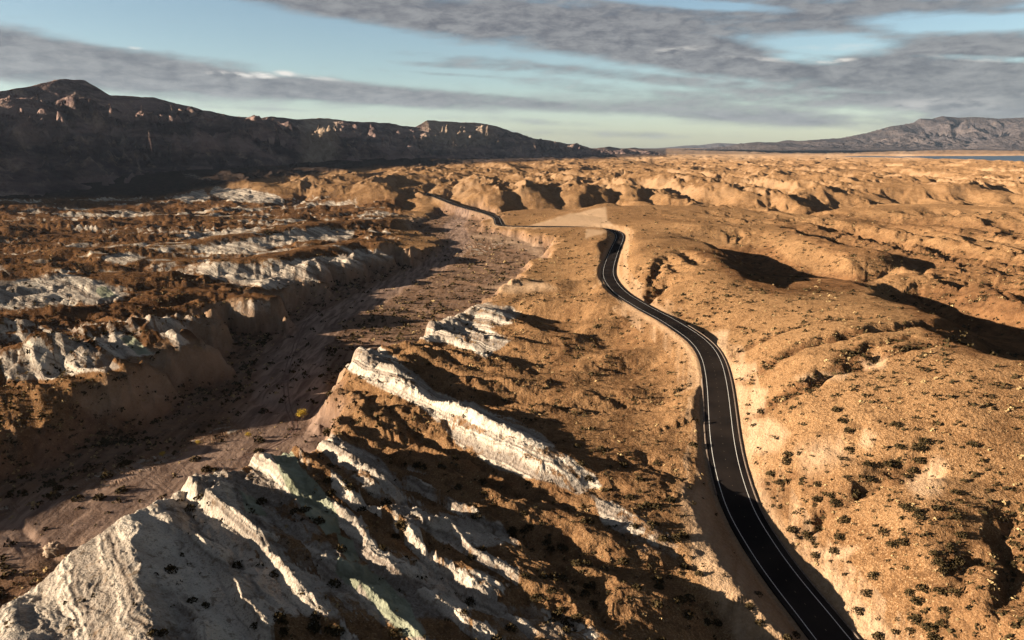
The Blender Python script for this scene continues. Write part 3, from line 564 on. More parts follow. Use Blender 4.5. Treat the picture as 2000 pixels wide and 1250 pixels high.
def ground(x, y):
    """height of the finished terrain at any point"""
    x = np.asarray(x, float); y = np.asarray(y, float)
    i = np.interp(np.hypot(x, y), RR, np.arange(NR)); j = np.interp(np.arctan2(x, y), TT, np.arange(NTH))
    i0 = np.clip(i.astype(int), 0, NR - 2); j0 = np.clip(j.astype(int), 0, NTH - 2); a = i - i0; b = j - j0
    return GZ[i0, j0] * (1 - a) * (1 - b) + GZ[i0 + 1, j0] * a * (1 - b) + GZ[i0, j0 + 1] * (1 - a) * b + GZ[i0 + 1, j0 + 1] * a * b

# ------------------------------------------------------------------ what the ground is made of (patches traced from the photograph, laid on the land)
def soft_poly(PX, PY, pts, edge):
    pts = np.array(pts, float); m = (PX > pts[:, 0].min() - 3 * edge) & (PX < pts[:, 0].max() + 3 * edge) & (PY > pts[:, 1].min() - 3 * edge) & (PY < pts[:, 1].max() + 3 * edge)
    o = np.zeros(PX.shape, np.float32)
    if m.any():
        d = sdist(PX[m], PY[m], pts); o[m] = sstep(-edge, edge, d)
    return o
WHITE = [
 ([(560, 1090), (700, 1090), (820, 1120), (960, 1150), (960, 1200), (860, 1210), (700, 1215), (560, 1200), (440, 1200), (440, 1100)], 18), ([(1010, 1180), (1100, 1200), (1200, 1240), (1100, 1260), (980, 1250)], 12), ([(650, 1050), (760, 1065), (780, 1110), (700, 1130)], 10),
 ([(-100, 1300), (0, 1175), (60, 1125), (100, 1108), (108, 1050), (170, 1035), (250, 950), (330, 925), (400, 910), (440, 900), (480, 922), (510, 876), (545, 870), (580, 910), (610, 950), (650, 1020), (600, 1060), (560, 1080), (620, 1120), (560, 1180), (470, 1300)], 12),
 ([(560, 1060), (660, 1060), (760, 1070), (850, 1110), (960, 1120), (1000, 1150), (960, 1190), (880, 1190), (800, 1180), (700, 1190), (560, 1180)], 16),
 ([(590, 862), (602, 832), (640, 838), (735, 888), (790, 955), (845, 1000), (900, 1010), (985, 1020), (1000, 1062), (910, 1075), (860, 1062), (790, 1012), (720, 960), (650, 905)], 9),
 ([(575, 745), (590, 732), (625, 742), (642, 790), (628, 838), (600, 838), (588, 790)], 6),
 ([(666, 668), (700, 655), (748, 680), (800, 720), (845, 765), (930, 790), (1000, 822), (1060, 850), (1130, 905), (1175, 950), (1130, 965), (1085, 945), (1000, 930), (905, 878), (838, 812), (800, 785), (720, 745), (665, 705)], 8),
 ([(780, 655), (805, 622), (850, 598), (885, 580), (960, 588), (1015, 612), (1000, 640), (960, 640), (1000, 670), (950, 700), (880, 672), (820, 668)], 8),
 ([(1150, 970), (1200, 982), (1262, 1015), (1335, 1060), (1322, 1092), (1250, 1080), (1175, 1022)], 10),
 ([(960, 1190), (1040, 1180), (1120, 1210), (1130, 1260), (960, 1240)], 14), ([(905, 1040), (940, 1028), (985, 1040), (960, 1062), (900, 1070)], 8),
 ([(372, 528), (430, 512), (520, 520), (640, 498), (705, 484), (785, 498), (720, 532), (600, 552), (520, 564), (430, 552)], 6),
 ([(378, 492), (450, 472), (560, 452), (640, 440), (700, 446), (690, 462), (600, 470), (500, 492), (420, 500)], 5),
 ([(-10, 700), (60, 658), (96, 645), (170, 672), (240, 715), (130, 740), (10, 740)], 7), ([(285, 618), (305, 622), (375, 672), (345, 682), (305, 652)], 5), ([(165, 655), (240, 645), (310, 690), (230, 698)], 7),
 ([(-10, 548), (100, 538), (200, 545), (262, 575), (180, 596), (-10, 604)], 8), ([(430, 605), (480, 585), (530, 590), (500, 625), (460, 640)], 6),
 ([(185, 500), (250, 488), (290, 500), (240, 515)], 5), ([(420, 365), (520, 375), (560, 392), (480, 398), (410, 385)], 4), ([(330, 388), (400, 372), (420, 392), (370, 400)], 4), ([(270, 325), (310, 330), (290, 338)], 3), ([(350, 335), (410, 350), (420, 358), (360, 350)], 3)]
GREEN = [([(522, 884), (560, 874), (600, 930), (660, 1000), (668, 1040), (630, 1045), (590, 1000), (545, 930)], 7), ([(655, 1040), (690, 1050), (705, 1090), (680, 1092)], 6), ([(690, 1090), (740, 1120), (800, 1180), (835, 1250), (780, 1240), (715, 1160)], 14),
         ([(232, 655), (262, 652), (300, 690), (270, 690)], 5), ([(660, 1085), (720, 1100), (700, 1150), (650, 1120)], 12), ([(175, 560), (205, 555), (230, 575), (200, 580)], 5), ([(470, 960), (500, 975), (520, 1010), (480, 1000)], 9)]
PALE = [([(1030, 442), (1085, 427), (1150, 410), (1182, 404), (1184, 428), (1205, 444), (1150, 443)], 2), ([(1142, 447), (1195, 449), (1160, 460), (1140, 467)], 2), ([(1425, 710), (1475, 708), (1480, 725), (1455, 745), (1425, 740)], 5), ([(1440, 752), (1500, 760), (1490, 800), (1470, 815), (1445, 815)], 5),
        ([(1450, 820), (1510, 818), (1540, 845), (1520, 880), (1455, 890)], 7), ([(1390, 650), (1425, 645), (1420, 690), (1400, 680)], 4), ([(1765, 940), (1800, 925), (1830, 890), (1850, 905), (1838, 965), (1790, 972)], 9), ([(1680, 705), (1735, 700), (1730, 720), (1690, 722)], 6),
        ([(1580, 1070), (1680, 1070), (1650, 1095), (1600, 1095)], 7), ([(1690, 840), (1715, 850), (1700, 880), (1680, 870)], 7), ([(1560, 880), (1640, 860), (1650, 890), (1580, 920)], 22), ([(1550, 735), (1660, 728), (1650, 738), (1560, 745)], 5), ([(1590, 1190), (1600, 1180)] + [(1650, 1190), (1640, 1210)], 6),
        ([(1330, 950), (1385, 950), (1420, 1060), (1560, 1250), (1440, 1260), (1350, 1090)], 12), ([(1570, 1100), (1620, 1095), (1750, 1250), (1670, 1250)], 12), ([(860, 455), (1000, 462), (1060, 480), (1060, 505), (1000, 480)], 5), ([(935, 565), (1000, 545), (1060, 550), (1090, 565), (1000, 572)], 6)]
EDGE_N = None
def build_masks():
    x, y, r = GX, GY, K['r']
    PX, PY = project(x, y, GZ)
    n = fbm(x / (r * .045), y / (r * .07), 5, 200, .6); n2 = fbm(x / (r * .012), y / (r * .018), 4, 201, .6)
    JX = PX + 16 * n + 7 * n2; JY = PY + 12 * fbm(x / (r * .05) + 9, y / (r * .08), 4, 202) + 5 * n2
    Wm = np.zeros_like(GZ)
    for p, e in WHITE: Wm = np.maximum(Wm, soft_poly(JX, JY, p, e))
    # bare pale strips scattered through the far left badlands
    strip = sstep(.12, .26, fbm(x / 110, y / 30 + .25 * np.sin(x / 90), 5, 203, .62) + .10 * fbm(x / 8, y / 8, 3, 204) - .16 * sstep(650, 350, r))
    gx, gy = grad(x, y, GZ); gm = np.hypot(gx, gy)
    face = sstep(.12, .40, gm)
    face2 = sstep(.22, .42, gm) * sstep(-.05, .22, fbm(x / 130, y / 90, 3, 210))
    Wm = np.maximum(Wm, K['left'] * np.clip(strip * np.interp(r, [350, 650], [.5, .85]) + face2 * .66, 0, 1))
    # soil lies on gentle ground and in hollows, bare rock shows on the faces
    stk = fbm(K['A'] / 16 + .3 * n2, K['S'] / 3.2, 4, 220, .6); crk = ridged(K['A'] / 7, K['S'] / 22, 3, 221)
    cover = sstep(-.02, .20, stk + .9 * fbm(x / 26, y / 26, 3, 205) + .10 - gm * .25 + .25 * (crk > .72))
    fresh = sstep(250, 160, r) * 0
    Wm = Wm * (1 - .95 * K['prof'])
    litf = sstep(.46, .34, K['fr'] + .25 * n2) * sstep(.2, .5, K['ribm'])  # rib sides facing the sun: bare rock painted whiter, as if lit
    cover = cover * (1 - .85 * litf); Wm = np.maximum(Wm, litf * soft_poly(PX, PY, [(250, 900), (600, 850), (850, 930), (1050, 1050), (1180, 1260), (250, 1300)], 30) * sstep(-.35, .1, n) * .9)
    Wm = Wm * (1 - cover * K['fgm'] * (.58 - .3 * soft_poly(PX, PY, [(-100, 1300), (0, 1100), (250, 940), (420, 900), (470, 1000), (500, 1300)], 40)) ) * (1 - .35 * cover * (1 - K['fgm']))
    salt = np.zeros_like(GZ)
    for p in ([(120, 955), (300, 884), (440, 826), (490, 832), (330, 900), (200, 955)], [(-20, 1000), (150, 938), (230, 902), (240, 912), (100, 980), (-20, 1020)], [(880, 500), (930, 470), (1010, 470), (960, 492), (900, 515)]): salt = np.maximum(salt, soft_poly(PX + 4 * n2, PY + 3 * n2, p, 7))
    salt *= sstep(-.1, .35, fbm(K['A'] / 3 + n2, K['S'] / 14, 4, 230))
    Gm = np.zeros_like(GZ)
    for p, e in GREEN: Gm = np.maximum(Gm, soft_poly(JX, JY, p, e))
    Pm = np.zeros_like(GZ)
    for p, e in PALE: Pm = np.maximum(Pm, soft_poly(PX + 9 * n + 8 * n2, PY + 3 * n + 5 * n2 * np.clip((PY - 420) / 300, .1, 1), p, e * 1.3))
    Pm *= (.72 + .5 * n2)
    Pm = np.maximum(Pm, soft_poly(PX + 3 * n2, PY + n2, PALE[0][0], 2) * (1 - K['bl']) * .9)
    emb = ((ROAD_D < 13) & (ROAD_HS > .5)).astype(np.float32)
    Pm = np.maximum(Pm, emb * .45 * sstep(-.2, .3, n2 + .5 * n))
    Pm = np.maximum(Pm, sstep(9, 6, ROAD_D + 1.5 * n2) * .55)
    Pm = np.maximum(Pm, 4 * K['prof'] * (1 - K['prof']) * .75 * (K['left'] > .1))
    Pm = np.maximum(Pm, K['mid'] * sstep(.34, .6, gm) * .35)
    Pm = np.maximum(Pm, K['farm'] * (.35 + .5 * sstep(-.1, .4, n)))
    wash_m = K['prof']
    chan = seg_dist(x, y, [atw(a_, b_) for a_, b_ in [(-200, 1100), (100, 1020), (300, 950), (480, 890), (560, 850), (560, 780), (575, 690), (640, 622), (760, 562), (860, 512), (905, 475), (885, 440), (905, 420)]])[0]
    bench = .62 * wash_m * sstep(9, 17, chan + 6 * n + 3 * n2) * sstep(250, 330, r)
    bench = np.maximum(bench, wash_m * sstep(14, 26, chan + 8 * n) * .8 * (PX < 520))
    wash_m = wash_m * (1 - .8 * bench)
    wash_m = wash_m * (1 - salt); Wm = np.maximum(Wm, salt * .8)
    # darker, varnished and shrub-grown soil, plus shade painted into the right-hand hollows
    D = sstep(-.25, .35, fbm(x / 70, y / 70, 4, 206) - .15) * .35 * K['right'] + .45 * K['fgm'] + .8 * K['left'] * (1 - strip)
    D = np.maximum(D, .6 * K['fgm'] * sstep(-.2, .3, n))
    D = np.where(K['mid'] > .3, .04 + .14 * sstep(0, .4, n), D)
    # fans below the mountains: dark stones, with the range's cast shadow painted in
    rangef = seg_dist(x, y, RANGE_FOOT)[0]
    fan_shade = soft_poly(PX + 8 * n, PY + 2.5 * n + n2, [(-400, 400), (0, 388), (300, 384), (420, 364), (470, 352), (600, 339), (700, 329), (900, 320), (1100, 312), (1300, 305), (1300, 270), (-400, 200)], 3.5) * (r > 900)
    D = np.maximum(D, fan_shade)
    Pm = Pm * (1 - fan_shade); Wm = Wm * (1 - .5 * fan_shade)
    global GRAVEL_SHADE; GRAVEL_SHADE = np.maximum(fan_shade, .6 * sstep(303, 300, PY) * (r > 5000))
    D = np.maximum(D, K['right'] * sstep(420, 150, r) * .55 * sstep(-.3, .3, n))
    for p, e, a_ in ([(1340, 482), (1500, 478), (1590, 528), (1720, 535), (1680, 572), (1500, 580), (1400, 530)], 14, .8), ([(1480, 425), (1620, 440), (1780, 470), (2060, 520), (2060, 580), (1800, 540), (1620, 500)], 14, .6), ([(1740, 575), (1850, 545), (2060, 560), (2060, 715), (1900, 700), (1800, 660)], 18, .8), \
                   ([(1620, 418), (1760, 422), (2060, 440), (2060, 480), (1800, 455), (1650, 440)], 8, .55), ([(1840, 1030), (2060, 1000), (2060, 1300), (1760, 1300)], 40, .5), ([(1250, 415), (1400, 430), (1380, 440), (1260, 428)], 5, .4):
        D = np.maximum(D, a_ * soft_poly(PX + 20 * n, PY + 10 * n2, p, e))  # brown scrub soil that also paints the hollows' shadows darker and wider
    global RILL; RILL = np.zeros_like(D)
    for pts, g, wd in GULLIES:
        if pts[0][0] > 1400 and pts[0][1] > 690:
            A = np.array([at(a_, b_, g) for a_, b_, c_ in pts]); mm = (x > A[:, 0].min() - 20) & (x < A[:, 0].max() + 20) & (y > A[:, 1].min() - 20) & (y < A[:, 1].max() + 20)
            d_ = seg_dist(x[mm], y[mm], A)[0]; RILL[mm] = np.maximum(RILL[mm], sstep(wd * 1.1, wd * .2, d_ + 3 * n[mm] + 2 * n2[mm]))
    D = np.clip(np.maximum(np.maximum(D, bench), .8 * RILL * sstep(110, 230, r)), 0, 1)
    return Wm, Gm, Pm, wash_m, D
MW, MG, MP, MWASH, MD = build_masks()

def grid_mesh(name, Xg, Yg, Zg, attrs=None, smooth=True):
    nr, nc = Xg.shape
    co = np.stack([Xg, Yg, Zg], -1).reshape(-1, 3).astype(np.float32)
    idx = np.arange(nr * nc).reshape(nr, nc)
    a, b, c, d = idx[:-1, :-1], idx[:-1, 1:], idx[1:, 1:], idx[1:, :-1]
    f = np.stack([a, d, c, b], -1).reshape(-1, 4).astype(np.int32)
    n_ = np.cross(co[f[0, 1]] - co[f[0, 0]], co[f[0, 2]] - co[f[0, 0]])
    if n_[2] < 0: f = f[:, ::-1].copy()
    me = bpy.data.meshes.new(name); me.vertices.add(len(co)); me.vertices.foreach_set('co', co.ravel())
    me.loops.add(f.size); me.loops.foreach_set('vertex_index', f.ravel())
    me.polygons.add(len(f)); me.polygons.foreach_set('loop_start', np.arange(0, f.size, 4, dtype=np.int32))
    me.update(calc_edges=True)
    if smooth: me.polygons.foreach_set('use_smooth', np.ones(len(f), bool))
    for k, v in (attrs or {}).items():
        at_ = me.attributes.new(k, 'FLOAT', 'POINT'); at_.data.foreach_set('value', v.ravel().astype(np.float32))
    o = bpy.data.objects.new(name, me); COL.objects.link(o); return o
def tag(o, label=None, cat=None, group=None, kind=None):
    if label: o['label'] = label
    if cat: o['category'] = cat
    if group: o['group'] = group
    if kind: o['kind'] = kind
    return o
def raw_mesh(name, V, Fc, mat, parent=None, smooth=False):
    me = bpy.data.meshes.new(name); me.from_pydata([tuple(v) for v in V], [], [tuple(f) for f in Fc]); me.update()
    if smooth: me.polygons.foreach_set('use_smooth', [True] * len(me.polygons))
    if mat: me.materials.append(mat)
    o = bpy.data.objects.new(name, me); COL.objects.link(o)
    if parent: o.parent = parent
    return o

# ------------------------------------------------------------------ materials
def new_mat(name):
    m = bpy.data.materials.new(name); m.use_nodes = True; t = NT(m.node_tree); t.n.clear()
    o = t.new('ShaderNodeOutputMaterial'); p = t.new('ShaderNodeBsdfDiffuse'); t.l.new(p.outputs[0], o.inputs[0])
    return m, t, p
def attr(t, n): return t.new('ShaderNodeAttribute', attribute_name=n).outputs['Fac']
def ground_mat():
    m, t, p = new_mat('desert_ground')
    g = t.new('ShaderNodeNewGeometry'); pos = g.outputs['Position']
    W_, G_, P_, S_, D_, L_ = (attr(t, n) for n in ('rock', 'green', 'pale', 'wash', 'dark', 'layer'))
    n_big = t.noise(pos, .012, 5, .6); n_mid = t.noise(pos, .11, 5, .65); n_fin = t.noise(pos, 1.1, 4, .7); n_spk = t.noise(pos, .45, 3, .75)
    soil = t.mix(t.mr(n_mid, .3, .7), rgb(.100, .050, .021), rgb(.158, .088, .041))
    soil = t.mix(t.mr(n_big, .35, .68), soil, t.mix(.5, soil, rgb(.185, .105, .049)))
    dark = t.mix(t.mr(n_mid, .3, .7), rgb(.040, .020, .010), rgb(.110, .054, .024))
    grit = t.noise(pos, 2.6, 3, .8)
    soil = t.mix(t.m('MULTIPLY', t.mr(grit, .54, .66), .8), soil, rgb(.30, .195, .108)); soil = t.mix(t.m('MULTIPLY', t.mr(grit, .47, .36), .8), soil, rgb(.035, .018, .009))
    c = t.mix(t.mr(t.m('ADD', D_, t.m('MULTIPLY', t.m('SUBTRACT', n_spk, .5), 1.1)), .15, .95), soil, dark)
    # far off, shrubs too small to build show as dark specks
    spot = t.noise(pos, .28, 2, .8)
    c = t.mix(t.m('MULTIPLY', t.mr(spot, .56, .66), .55), c, rgb(.05, .026, .012))
    pale = t.mix(t.mr(n_fin, .3, .7), rgb(.235, .155, .092), rgb(.31, .215, .138))
    c = t.mix(t.m('MULTIPLY', P_, .85), c, pale)
    c = t.mix(t.m('MULTIPLY', attr(t, 'gravel_shade'), .96), c, t.mix(t.mr(n_mid, .3, .7), rgb(.018, .013, .011), rgb(.040, .028, .022)))  # near-black tone paints the range's shadow over its fans
    # bedding in the bare rock
    lay = t.m('ADD', L_, t.m('MULTIPLY', t.m('SUBTRACT', n_mid, .5), .8))
    lay = t.m('ADD', lay, t.m('MULTIPLY', t.noise(pos, .035, 4, .6), 6.0)); l1 = t.m('SINE', t.m('MULTIPLY', lay, 3.3)); l2 = t.m('SINE', t.m('MULTIPLY', lay, 1.13)); l3 = t.m('SINE', t.m('MULTIPLY', lay, .37))
    lf = t.m('ADD', t.m('MULTIPLY', l1, .16), t.m('ADD', t.m('MULTIPLY', l2, .4), t.m('MULTIPLY', l3, .3)))
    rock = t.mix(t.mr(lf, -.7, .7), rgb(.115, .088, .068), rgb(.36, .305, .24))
    rock = t.mix(t.mr(n_fin, .35, .75), rock, t.mix(.35, rock, rgb(.42, .37, .31)))
    rock = t.mix(t.m('MULTIPLY', t.mr(grit, .48, .34), .6), rock, rgb(.07, .045, .03))
    rock = t.mix(t.m('MULTIPLY', t.mr(n_spk, .54, .68), .65), rock, rgb(.09, .055, .03))
    wm = t.mr(t.m('ADD', W_, t.m('MULTIPLY', t.m('SUBTRACT', n_spk, .5), .9)), .30, .72)
    c = t.mix(wm, c, rock)
    green = t.mix(t.mr(n_mid, .3, .7), rgb(.125, .125, .082), rgb(.20, .20, .145))
    c = t.mix(t.mr(t.m('ADD', G_, t.m('MULTIPLY', t.m('SUBTRACT', n_spk, .5), .7)), .35, .7), c, green)
    # wash: pinkish silt with flow streaks
    ws = t.mapping(pos, rot=(0, 0, math.radians(-38)), scale=(.35, .045, .1))
    st = t.noise(ws, 1.0, 5, .6, .4)
    wash_c = t.mix(t.mr(st, .35, .65), rgb(.080, .050, .036), rgb(.195, .130, .095))
    wash_c = t.mix(t.mr(n_mid, .45, .75), wash_c, rgb(.13, .086, .066))
    c = t.mix(S_, c, wash_c)
    t.put(p.inputs[0], c); p.inputs['Roughness'].default_value = .6
    bsum = t.m('ADD', t.m('MULTIPLY', n_mid, 1.6), t.m('ADD', t.m('MULTIPLY', n_spk, 1.0), t.m('ADD', t.m('MULTIPLY', n_fin, .6), t.m('MULTIPLY', grit, .22))))
    bsum = t.m('ADD', bsum, t.m('MULTIPLY', t.m('MULTIPLY', l1, wm), .12))
    bsum = t.m('SUBTRACT', bsum, t.m('MULTIPLY', S_, t.m('MULTIPLY', bsum, .7)))
    b = t.new('ShaderNodeBump'); b.inputs['Strength'].default_value = .9; b.inputs['Distance'].default_value = 1.0
    t.put(b.inputs['Height'], bsum); t.put(p.inputs['Normal'], b.outputs[0])
    return m
def simple_mat(name, c1, c2, scale=1.0, bump=.3, dist=.1):
    m, t, p = new_mat(name); g = t.new('ShaderNodeNewGeometry'); n = t.noise(g.outputs['Position'], scale, 4, .65)
    t.put(p.inputs[0], t.mix(t.mr(n, .3, .7), rgb(*c1), rgb(*c2)))
    if bump:
        b = t.new('ShaderNodeBump'); b.inputs['Strength'].default_value = bump; b.inputs['Distance'].default_value = dist
        t.put(b.inputs['Height'], n); t.put(p.inputs['Normal'], b.outputs[0])
    return m

terr = grid_mesh('desert_ground', GX, GY, GZ, dict(rock=MW, green=MG, pale=MP, wash=MWASH, dark=MD, layer=K['strat'], gravel_shade=GRAVEL_SHADE))
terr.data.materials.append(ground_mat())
tag(terr, 'eroded desert ground of tan hills, white badland ridges and a dry wash', 'terrain', kind='structure')

# ------------------------------------------------------------------ mountain ranges
def mountain_mat(name, a, b, c, sc_=.004):
    m, t, p = new_mat(name); g = t.new('ShaderNodeNewGeometry'); pos = g.outputs['Position']
    st = t.mapping(pos, rot=(math.radians(20), 0, 0), scale=(1, 1, 5))
    n = t.noise(st, sc_, 6, .65, .3); n2 = t.noise(pos, sc_ * 6, 5, .7)
    col = t.mix(t.mr(n, .35, .65), rgb(*a), rgb(*b)); col = t.mix(t.m('MULTIPLY', t.mr(n2, .5, .75), .7), col, rgb(*c))
    col = t.mix(attr(t, 'sunlit_buff'), col, t.mix(t.mr(n2, .3, .7), rgb(.14, .10, .07), rgb(.24, .18, .13))) if sc_ > .002 else col  # paler tone stands in for sun on the spurs
    t.put(p.inputs[0], col)
    bp = t.new('ShaderNodeBump'); bp.inputs['Strength'].default_value = .8; bp.inputs['Distance'].default_value = 1.0
    t.put(bp.inputs['Height'], t.m('MULTIPLY', n2, 30 * (.004 / sc_))); t.put(p.inputs['Normal'], bp.outputs[0]); return m
def make_range(name, crest, front, back, nu, nv, amp, seed, mat, erof, detail, foot_z=-30, rough=1.0):
    s = np.r_[0, np.cumsum(np.linalg.norm(np.diff(crest[:, :2], axis=0), axis=1))]
    # denser sampling of the near end
    wgt = np.interp(s, s, 1 / np.hypot(crest[:, 0], crest[:, 1])); cum = np.r_[0, np.cumsum((wgt[1:] + wgt[:-1]) / 2 * np.diff(s))]
    u = np.interp(np.linspace(0, cum[-1], nu), cum, s)
    C = np.column_stack([np.interp(u, s, crest[:, k]) for k in range(3)])
    hw = nu // 9; od = np.hypot(C[:, 0], C[:, 1])
    base = np.column_stack([np.convolve(np.pad(C[:, i], hw, 'reflect', reflect_type='odd'), np.hanning(2 * hw + 3)[1:-1] / np.hanning(2 * hw + 3).sum(), 'valid') for i in range(2)])
    az0 = np.arctan2(crest[:, 0], crest[:, 1]); te0 = (crest[:, 2] - H) / np.hypot(crest[:, 0], crest[:, 1])
    C[:, :2] = base; C[:, 2] = H + np.interp(np.arctan2(C[:, 0], C[:, 1]), az0, te0) * np.hypot(C[:, 0], C[:, 1])
    nrm = path_normals(base)
    fr = np.interp(u, s, front); bk = back
    v = np.linspace(-1, 1, nv); v = np.sign(v) * np.abs(v) ** 1.15
    off = np.where(v[None] < 0, v[None] * bk, v[None] * fr[:, None])
    X_ = C[:, 0:1] + nrm[:, 0:1] * off; Y_ = C[:, 1:2] + nrm[:, 1:2] * off
    av = np.abs(v)[None]
    wob = fbm(X_ / 420, Y_ / 420, 3, seed) * .12
    prof = np.clip(1 - av * (1 + wob), 0, 1)
    prof = .62 * prof + .38 * prof ** 2.6; mw = .22 + 3.6 * prof * (1 - prof) * (1 - .5 * prof)
    Zt = foot_z + (C[:, 2:3] - foot_z) * prof
    rel = (C[:, 2:3] - foot_z) / 300
    bodym = np.clip(av * 3.5, 0, 1) * np.clip((1 - av) * 3, 0, 1)
    Zt = Zt + mw * bodym * amp * rel * (ridged(X_ / (erof * 1.3), Y_ / (erof * 1.3), 3, seed + 5) - .35) * 1.2
    gx, gy = grad(X_, Y_, Zt)
    e = erosion(X_.astype(np.float32), Y_.astype(np.float32), gx, gy, 1 / erof, 4, seed + 9)
    Zt = Zt + e * mw * amp * rel * np.clip(av * 5, .05, 1) * np.clip((1 - av) * 4, 0, 1)
    rough = rough * np.clip(rel, .25, 1)
    Zt = Zt + rough * detail * fbm(X_ / 60, Y_ / 60, 4, seed + 20, .6) * (.35 + bodym) + rough * detail * 1.2 * ridged(X_ / 130, Y_ / 130, 3, seed + 21) * bodym
    lim = H + np.interp(np.arctan2(X_, Y_), az0, te0) * np.hypot(X_, Y_) + detail * (.0 + 1.6 * fbm(X_ / 130, Y_ / 130, 4, seed + 30))
    Zt = np.where(Zt > lim - 4, lim - 4 + 8 * (1 - np.exp(-np.maximum(Zt - lim + 4, 0) / 8)), Zt)
    pu, pv = project(X_, Y_, Zt)
    lit = sstep(800, 860, pu + 30 * wob * 8) * sstep(1000, 930, pu) * sstep(300, 275, pv + 25 * fbm(X_ / 200, Y_ / 200, 3, seed + 33)) * .8  # sunlight on the central spurs, painted as a paler rock tone
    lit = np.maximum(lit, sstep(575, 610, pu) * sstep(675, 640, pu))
    o = grid_mesh(name, X_, Y_, Zt, dict(sunlit_buff=lit)); o.data.materials.append(mat); return o
rm = mountain_mat('dark_mountain_rock', (.040, .027, .026), (.15, .100, .085), (.27, .19, .14))
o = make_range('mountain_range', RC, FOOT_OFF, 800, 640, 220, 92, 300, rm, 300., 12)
tag(o, 'long dark rocky mountain range at the left, shaded with a few sunlit crests', 'mountains', kind='structure')
FR = rng_xyz([(1380, 292, 10500), (1420, 288, 10500), (1440, 281, 10500), (1480, 277, 10600), (1520, 278, 10800), (1540, 273, 11000), (1560, 276, 11200), (1600, 272, 11500), (1650, 269, 11800), (1700, 258, 12000), (1740, 246, 12200), (1765, 243, 12300), (1785, 240, 12400), (1797, 231, 12500),
              (1820, 232, 12500), (1840, 226, 12600), (1870, 229, 12600), (1910, 228, 12700), (1950, 231, 12800), (2000, 229, 12900), (2060, 233, 13000), (2150, 228, 13200), (2300, 245, 13600), (2500, 262, 14000)])
fm = mountain_mat('far_mountain_rock', (.035, .030, .032), (.06, .048, .045), (.09, .07, .06), .0012)
o = make_range('far_mountain_range', FR, np.full(len(FR), 1900.), 1500, 420, 90, 95, 700, fm, 900., 22, foot_z=62)
tag(o, 'hazy blue grey mountains on the far side of the lake at the right', 'mountains', kind='structure')
F2 = rng_xyz([(1880, 290, 10200), (1915, 276, 10200), (1950, 268, 10200), (1990, 262, 10200), (2060, 260, 10200), (2160, 275, 10200), (2220, 290, 10200)])
o = make_range('foothill', F2, np.full(len(F2), 700.), 600, 160, 50, 60, 900, fm, 500., 12, foot_z=60)
tag(o, 'low rocky foothill before the far mountains at the right edge', 'hill', kind='structure')
F3 = rng_xyz([(1180, 292, 22000), (1260, 291, 22000), (1300, 288, 22000), (1340, 284, 22000), (1370, 283, 22000), (1400, 279, 22000), (1430, 280, 22000), (1470, 283, 22000), (1560, 288, 22000), (1640, 294, 22000)])
o = make_range('distant_ridge', F3, np.full(len(F3), 1500.), 1500, 200, 30, 90, 1100, fm, 1400., 25, foot_z=60)
tag(o, 'faint pale blue ridge on the horizon between the two ranges', 'mountains', kind='structure')

# ------------------------------------------------------------------ lake
m, t, _p = new_mat('lake_water'); pb = t.new('ShaderNodeBsdfPrincipled'); t.l.new(pb.outputs[0], [n for n in t.n if n.type == 'OUTPUT_MATERIAL'][0].inputs[0])
pb.inputs['Base Color'].default_value = rgb(.006, .012, .018); pb.inputs['Specular IOR Level'].default_value = .2; pb.inputs['Roughness'].default_value = .3; pb.inputs['IOR'].default_value = 1.33
g = t.new('ShaderNodeNewGeometry'); b = t.new('ShaderNodeBump'); b.inputs['Strength'].default_value = .5; t.put(b.inputs['Height'], t.noise(g.outputs['Position'], .05, 4)); t.put(pb.inputs['Normal'], b.outputs[0])
LP = [at(x, y, LAKE_Z) for x, y in [(1600, 303.2), (2600, 300.5), (2800, 345), (2100, 340), (1800, 325), (1620, 312)]]
o = raw_mesh('lake', [(x, y, LAKE_Z) for x, y in LP], [list(range(len(LP)))][::-1], m)
if o.data.polygons[0].normal.z < 0: o.data.flip_normals()
tag(o, 'dark blue lake lying beyond the desert flats at the right', 'lake', kind='structure')

# ------------------------------------------------------------------ road
def ribbon(name, P, a, b, dz, mat, parent=None, skirt=0.0, lo=0, hi=None, kind=None):
    P = P[lo:hi]; t_ = np.gradient(P[:, :2], axis=0); t_ /= np.linalg.norm(t_, axis=1)[:, None]; n = np.column_stack([t_[:, 1], -t_[:, 0]])
    L = P[:, :2] + n * a; R = P[:, :2] + n * b; z = P[:, 2] + dz; V = []; Fc = []
    if skirt:
        for i in range(len(P)): V += [(*(L[i] - n[i] * .3), z[i] - skirt), (*L[i], z[i]), (*R[i], z[i]), (*(R[i] + n[i] * .3), z[i] - skirt)]
        for i in range(len(P) - 1):
            for k in range(3): c = 4 * i + k; Fc.append((c, c + 1, c + 5, c + 4))
    else:
        for i in range(len(P)): V += [(*L[i], z[i]), (*R[i], z[i])]
        for i in range(len(P) - 1): c = 2 * i; Fc.append((c, c + 1, c + 3, c + 2))
    o = raw_mesh(name, V, Fc, mat, parent)
    me = o.data
    if me.polygons[1 if skirt else 0].normal.z < 0: me.flip_normals()
    return o
am, t, p = new_mat('asphalt')
g = t.new('ShaderNodeNewGeometry'); n_ = t.noise(g.outputs['Position'], .06, 4, .6); n2_ = t.noise(g.outputs['Position'], 6, 3, .7)
t.put(p.inputs[0], t.mix(t.mr(t.m('ADD', n_, t.m('MULTIPLY', n2_, .25)), .4, .85), rgb(.006, .005, .005), rgb(.017, .013, .011)))
pm = simple_mat('white_road_paint', (.42, .40, .37), (.58, .56, .52), 3, 0)
ym = simple_mat('yellow_road_paint', (.07, .055, .035), (.12, .095, .06), 3, 0)
km = simple_mat('pale_kerb', (.07, .052, .04), (.13, .098, .075), 1.5, .2)
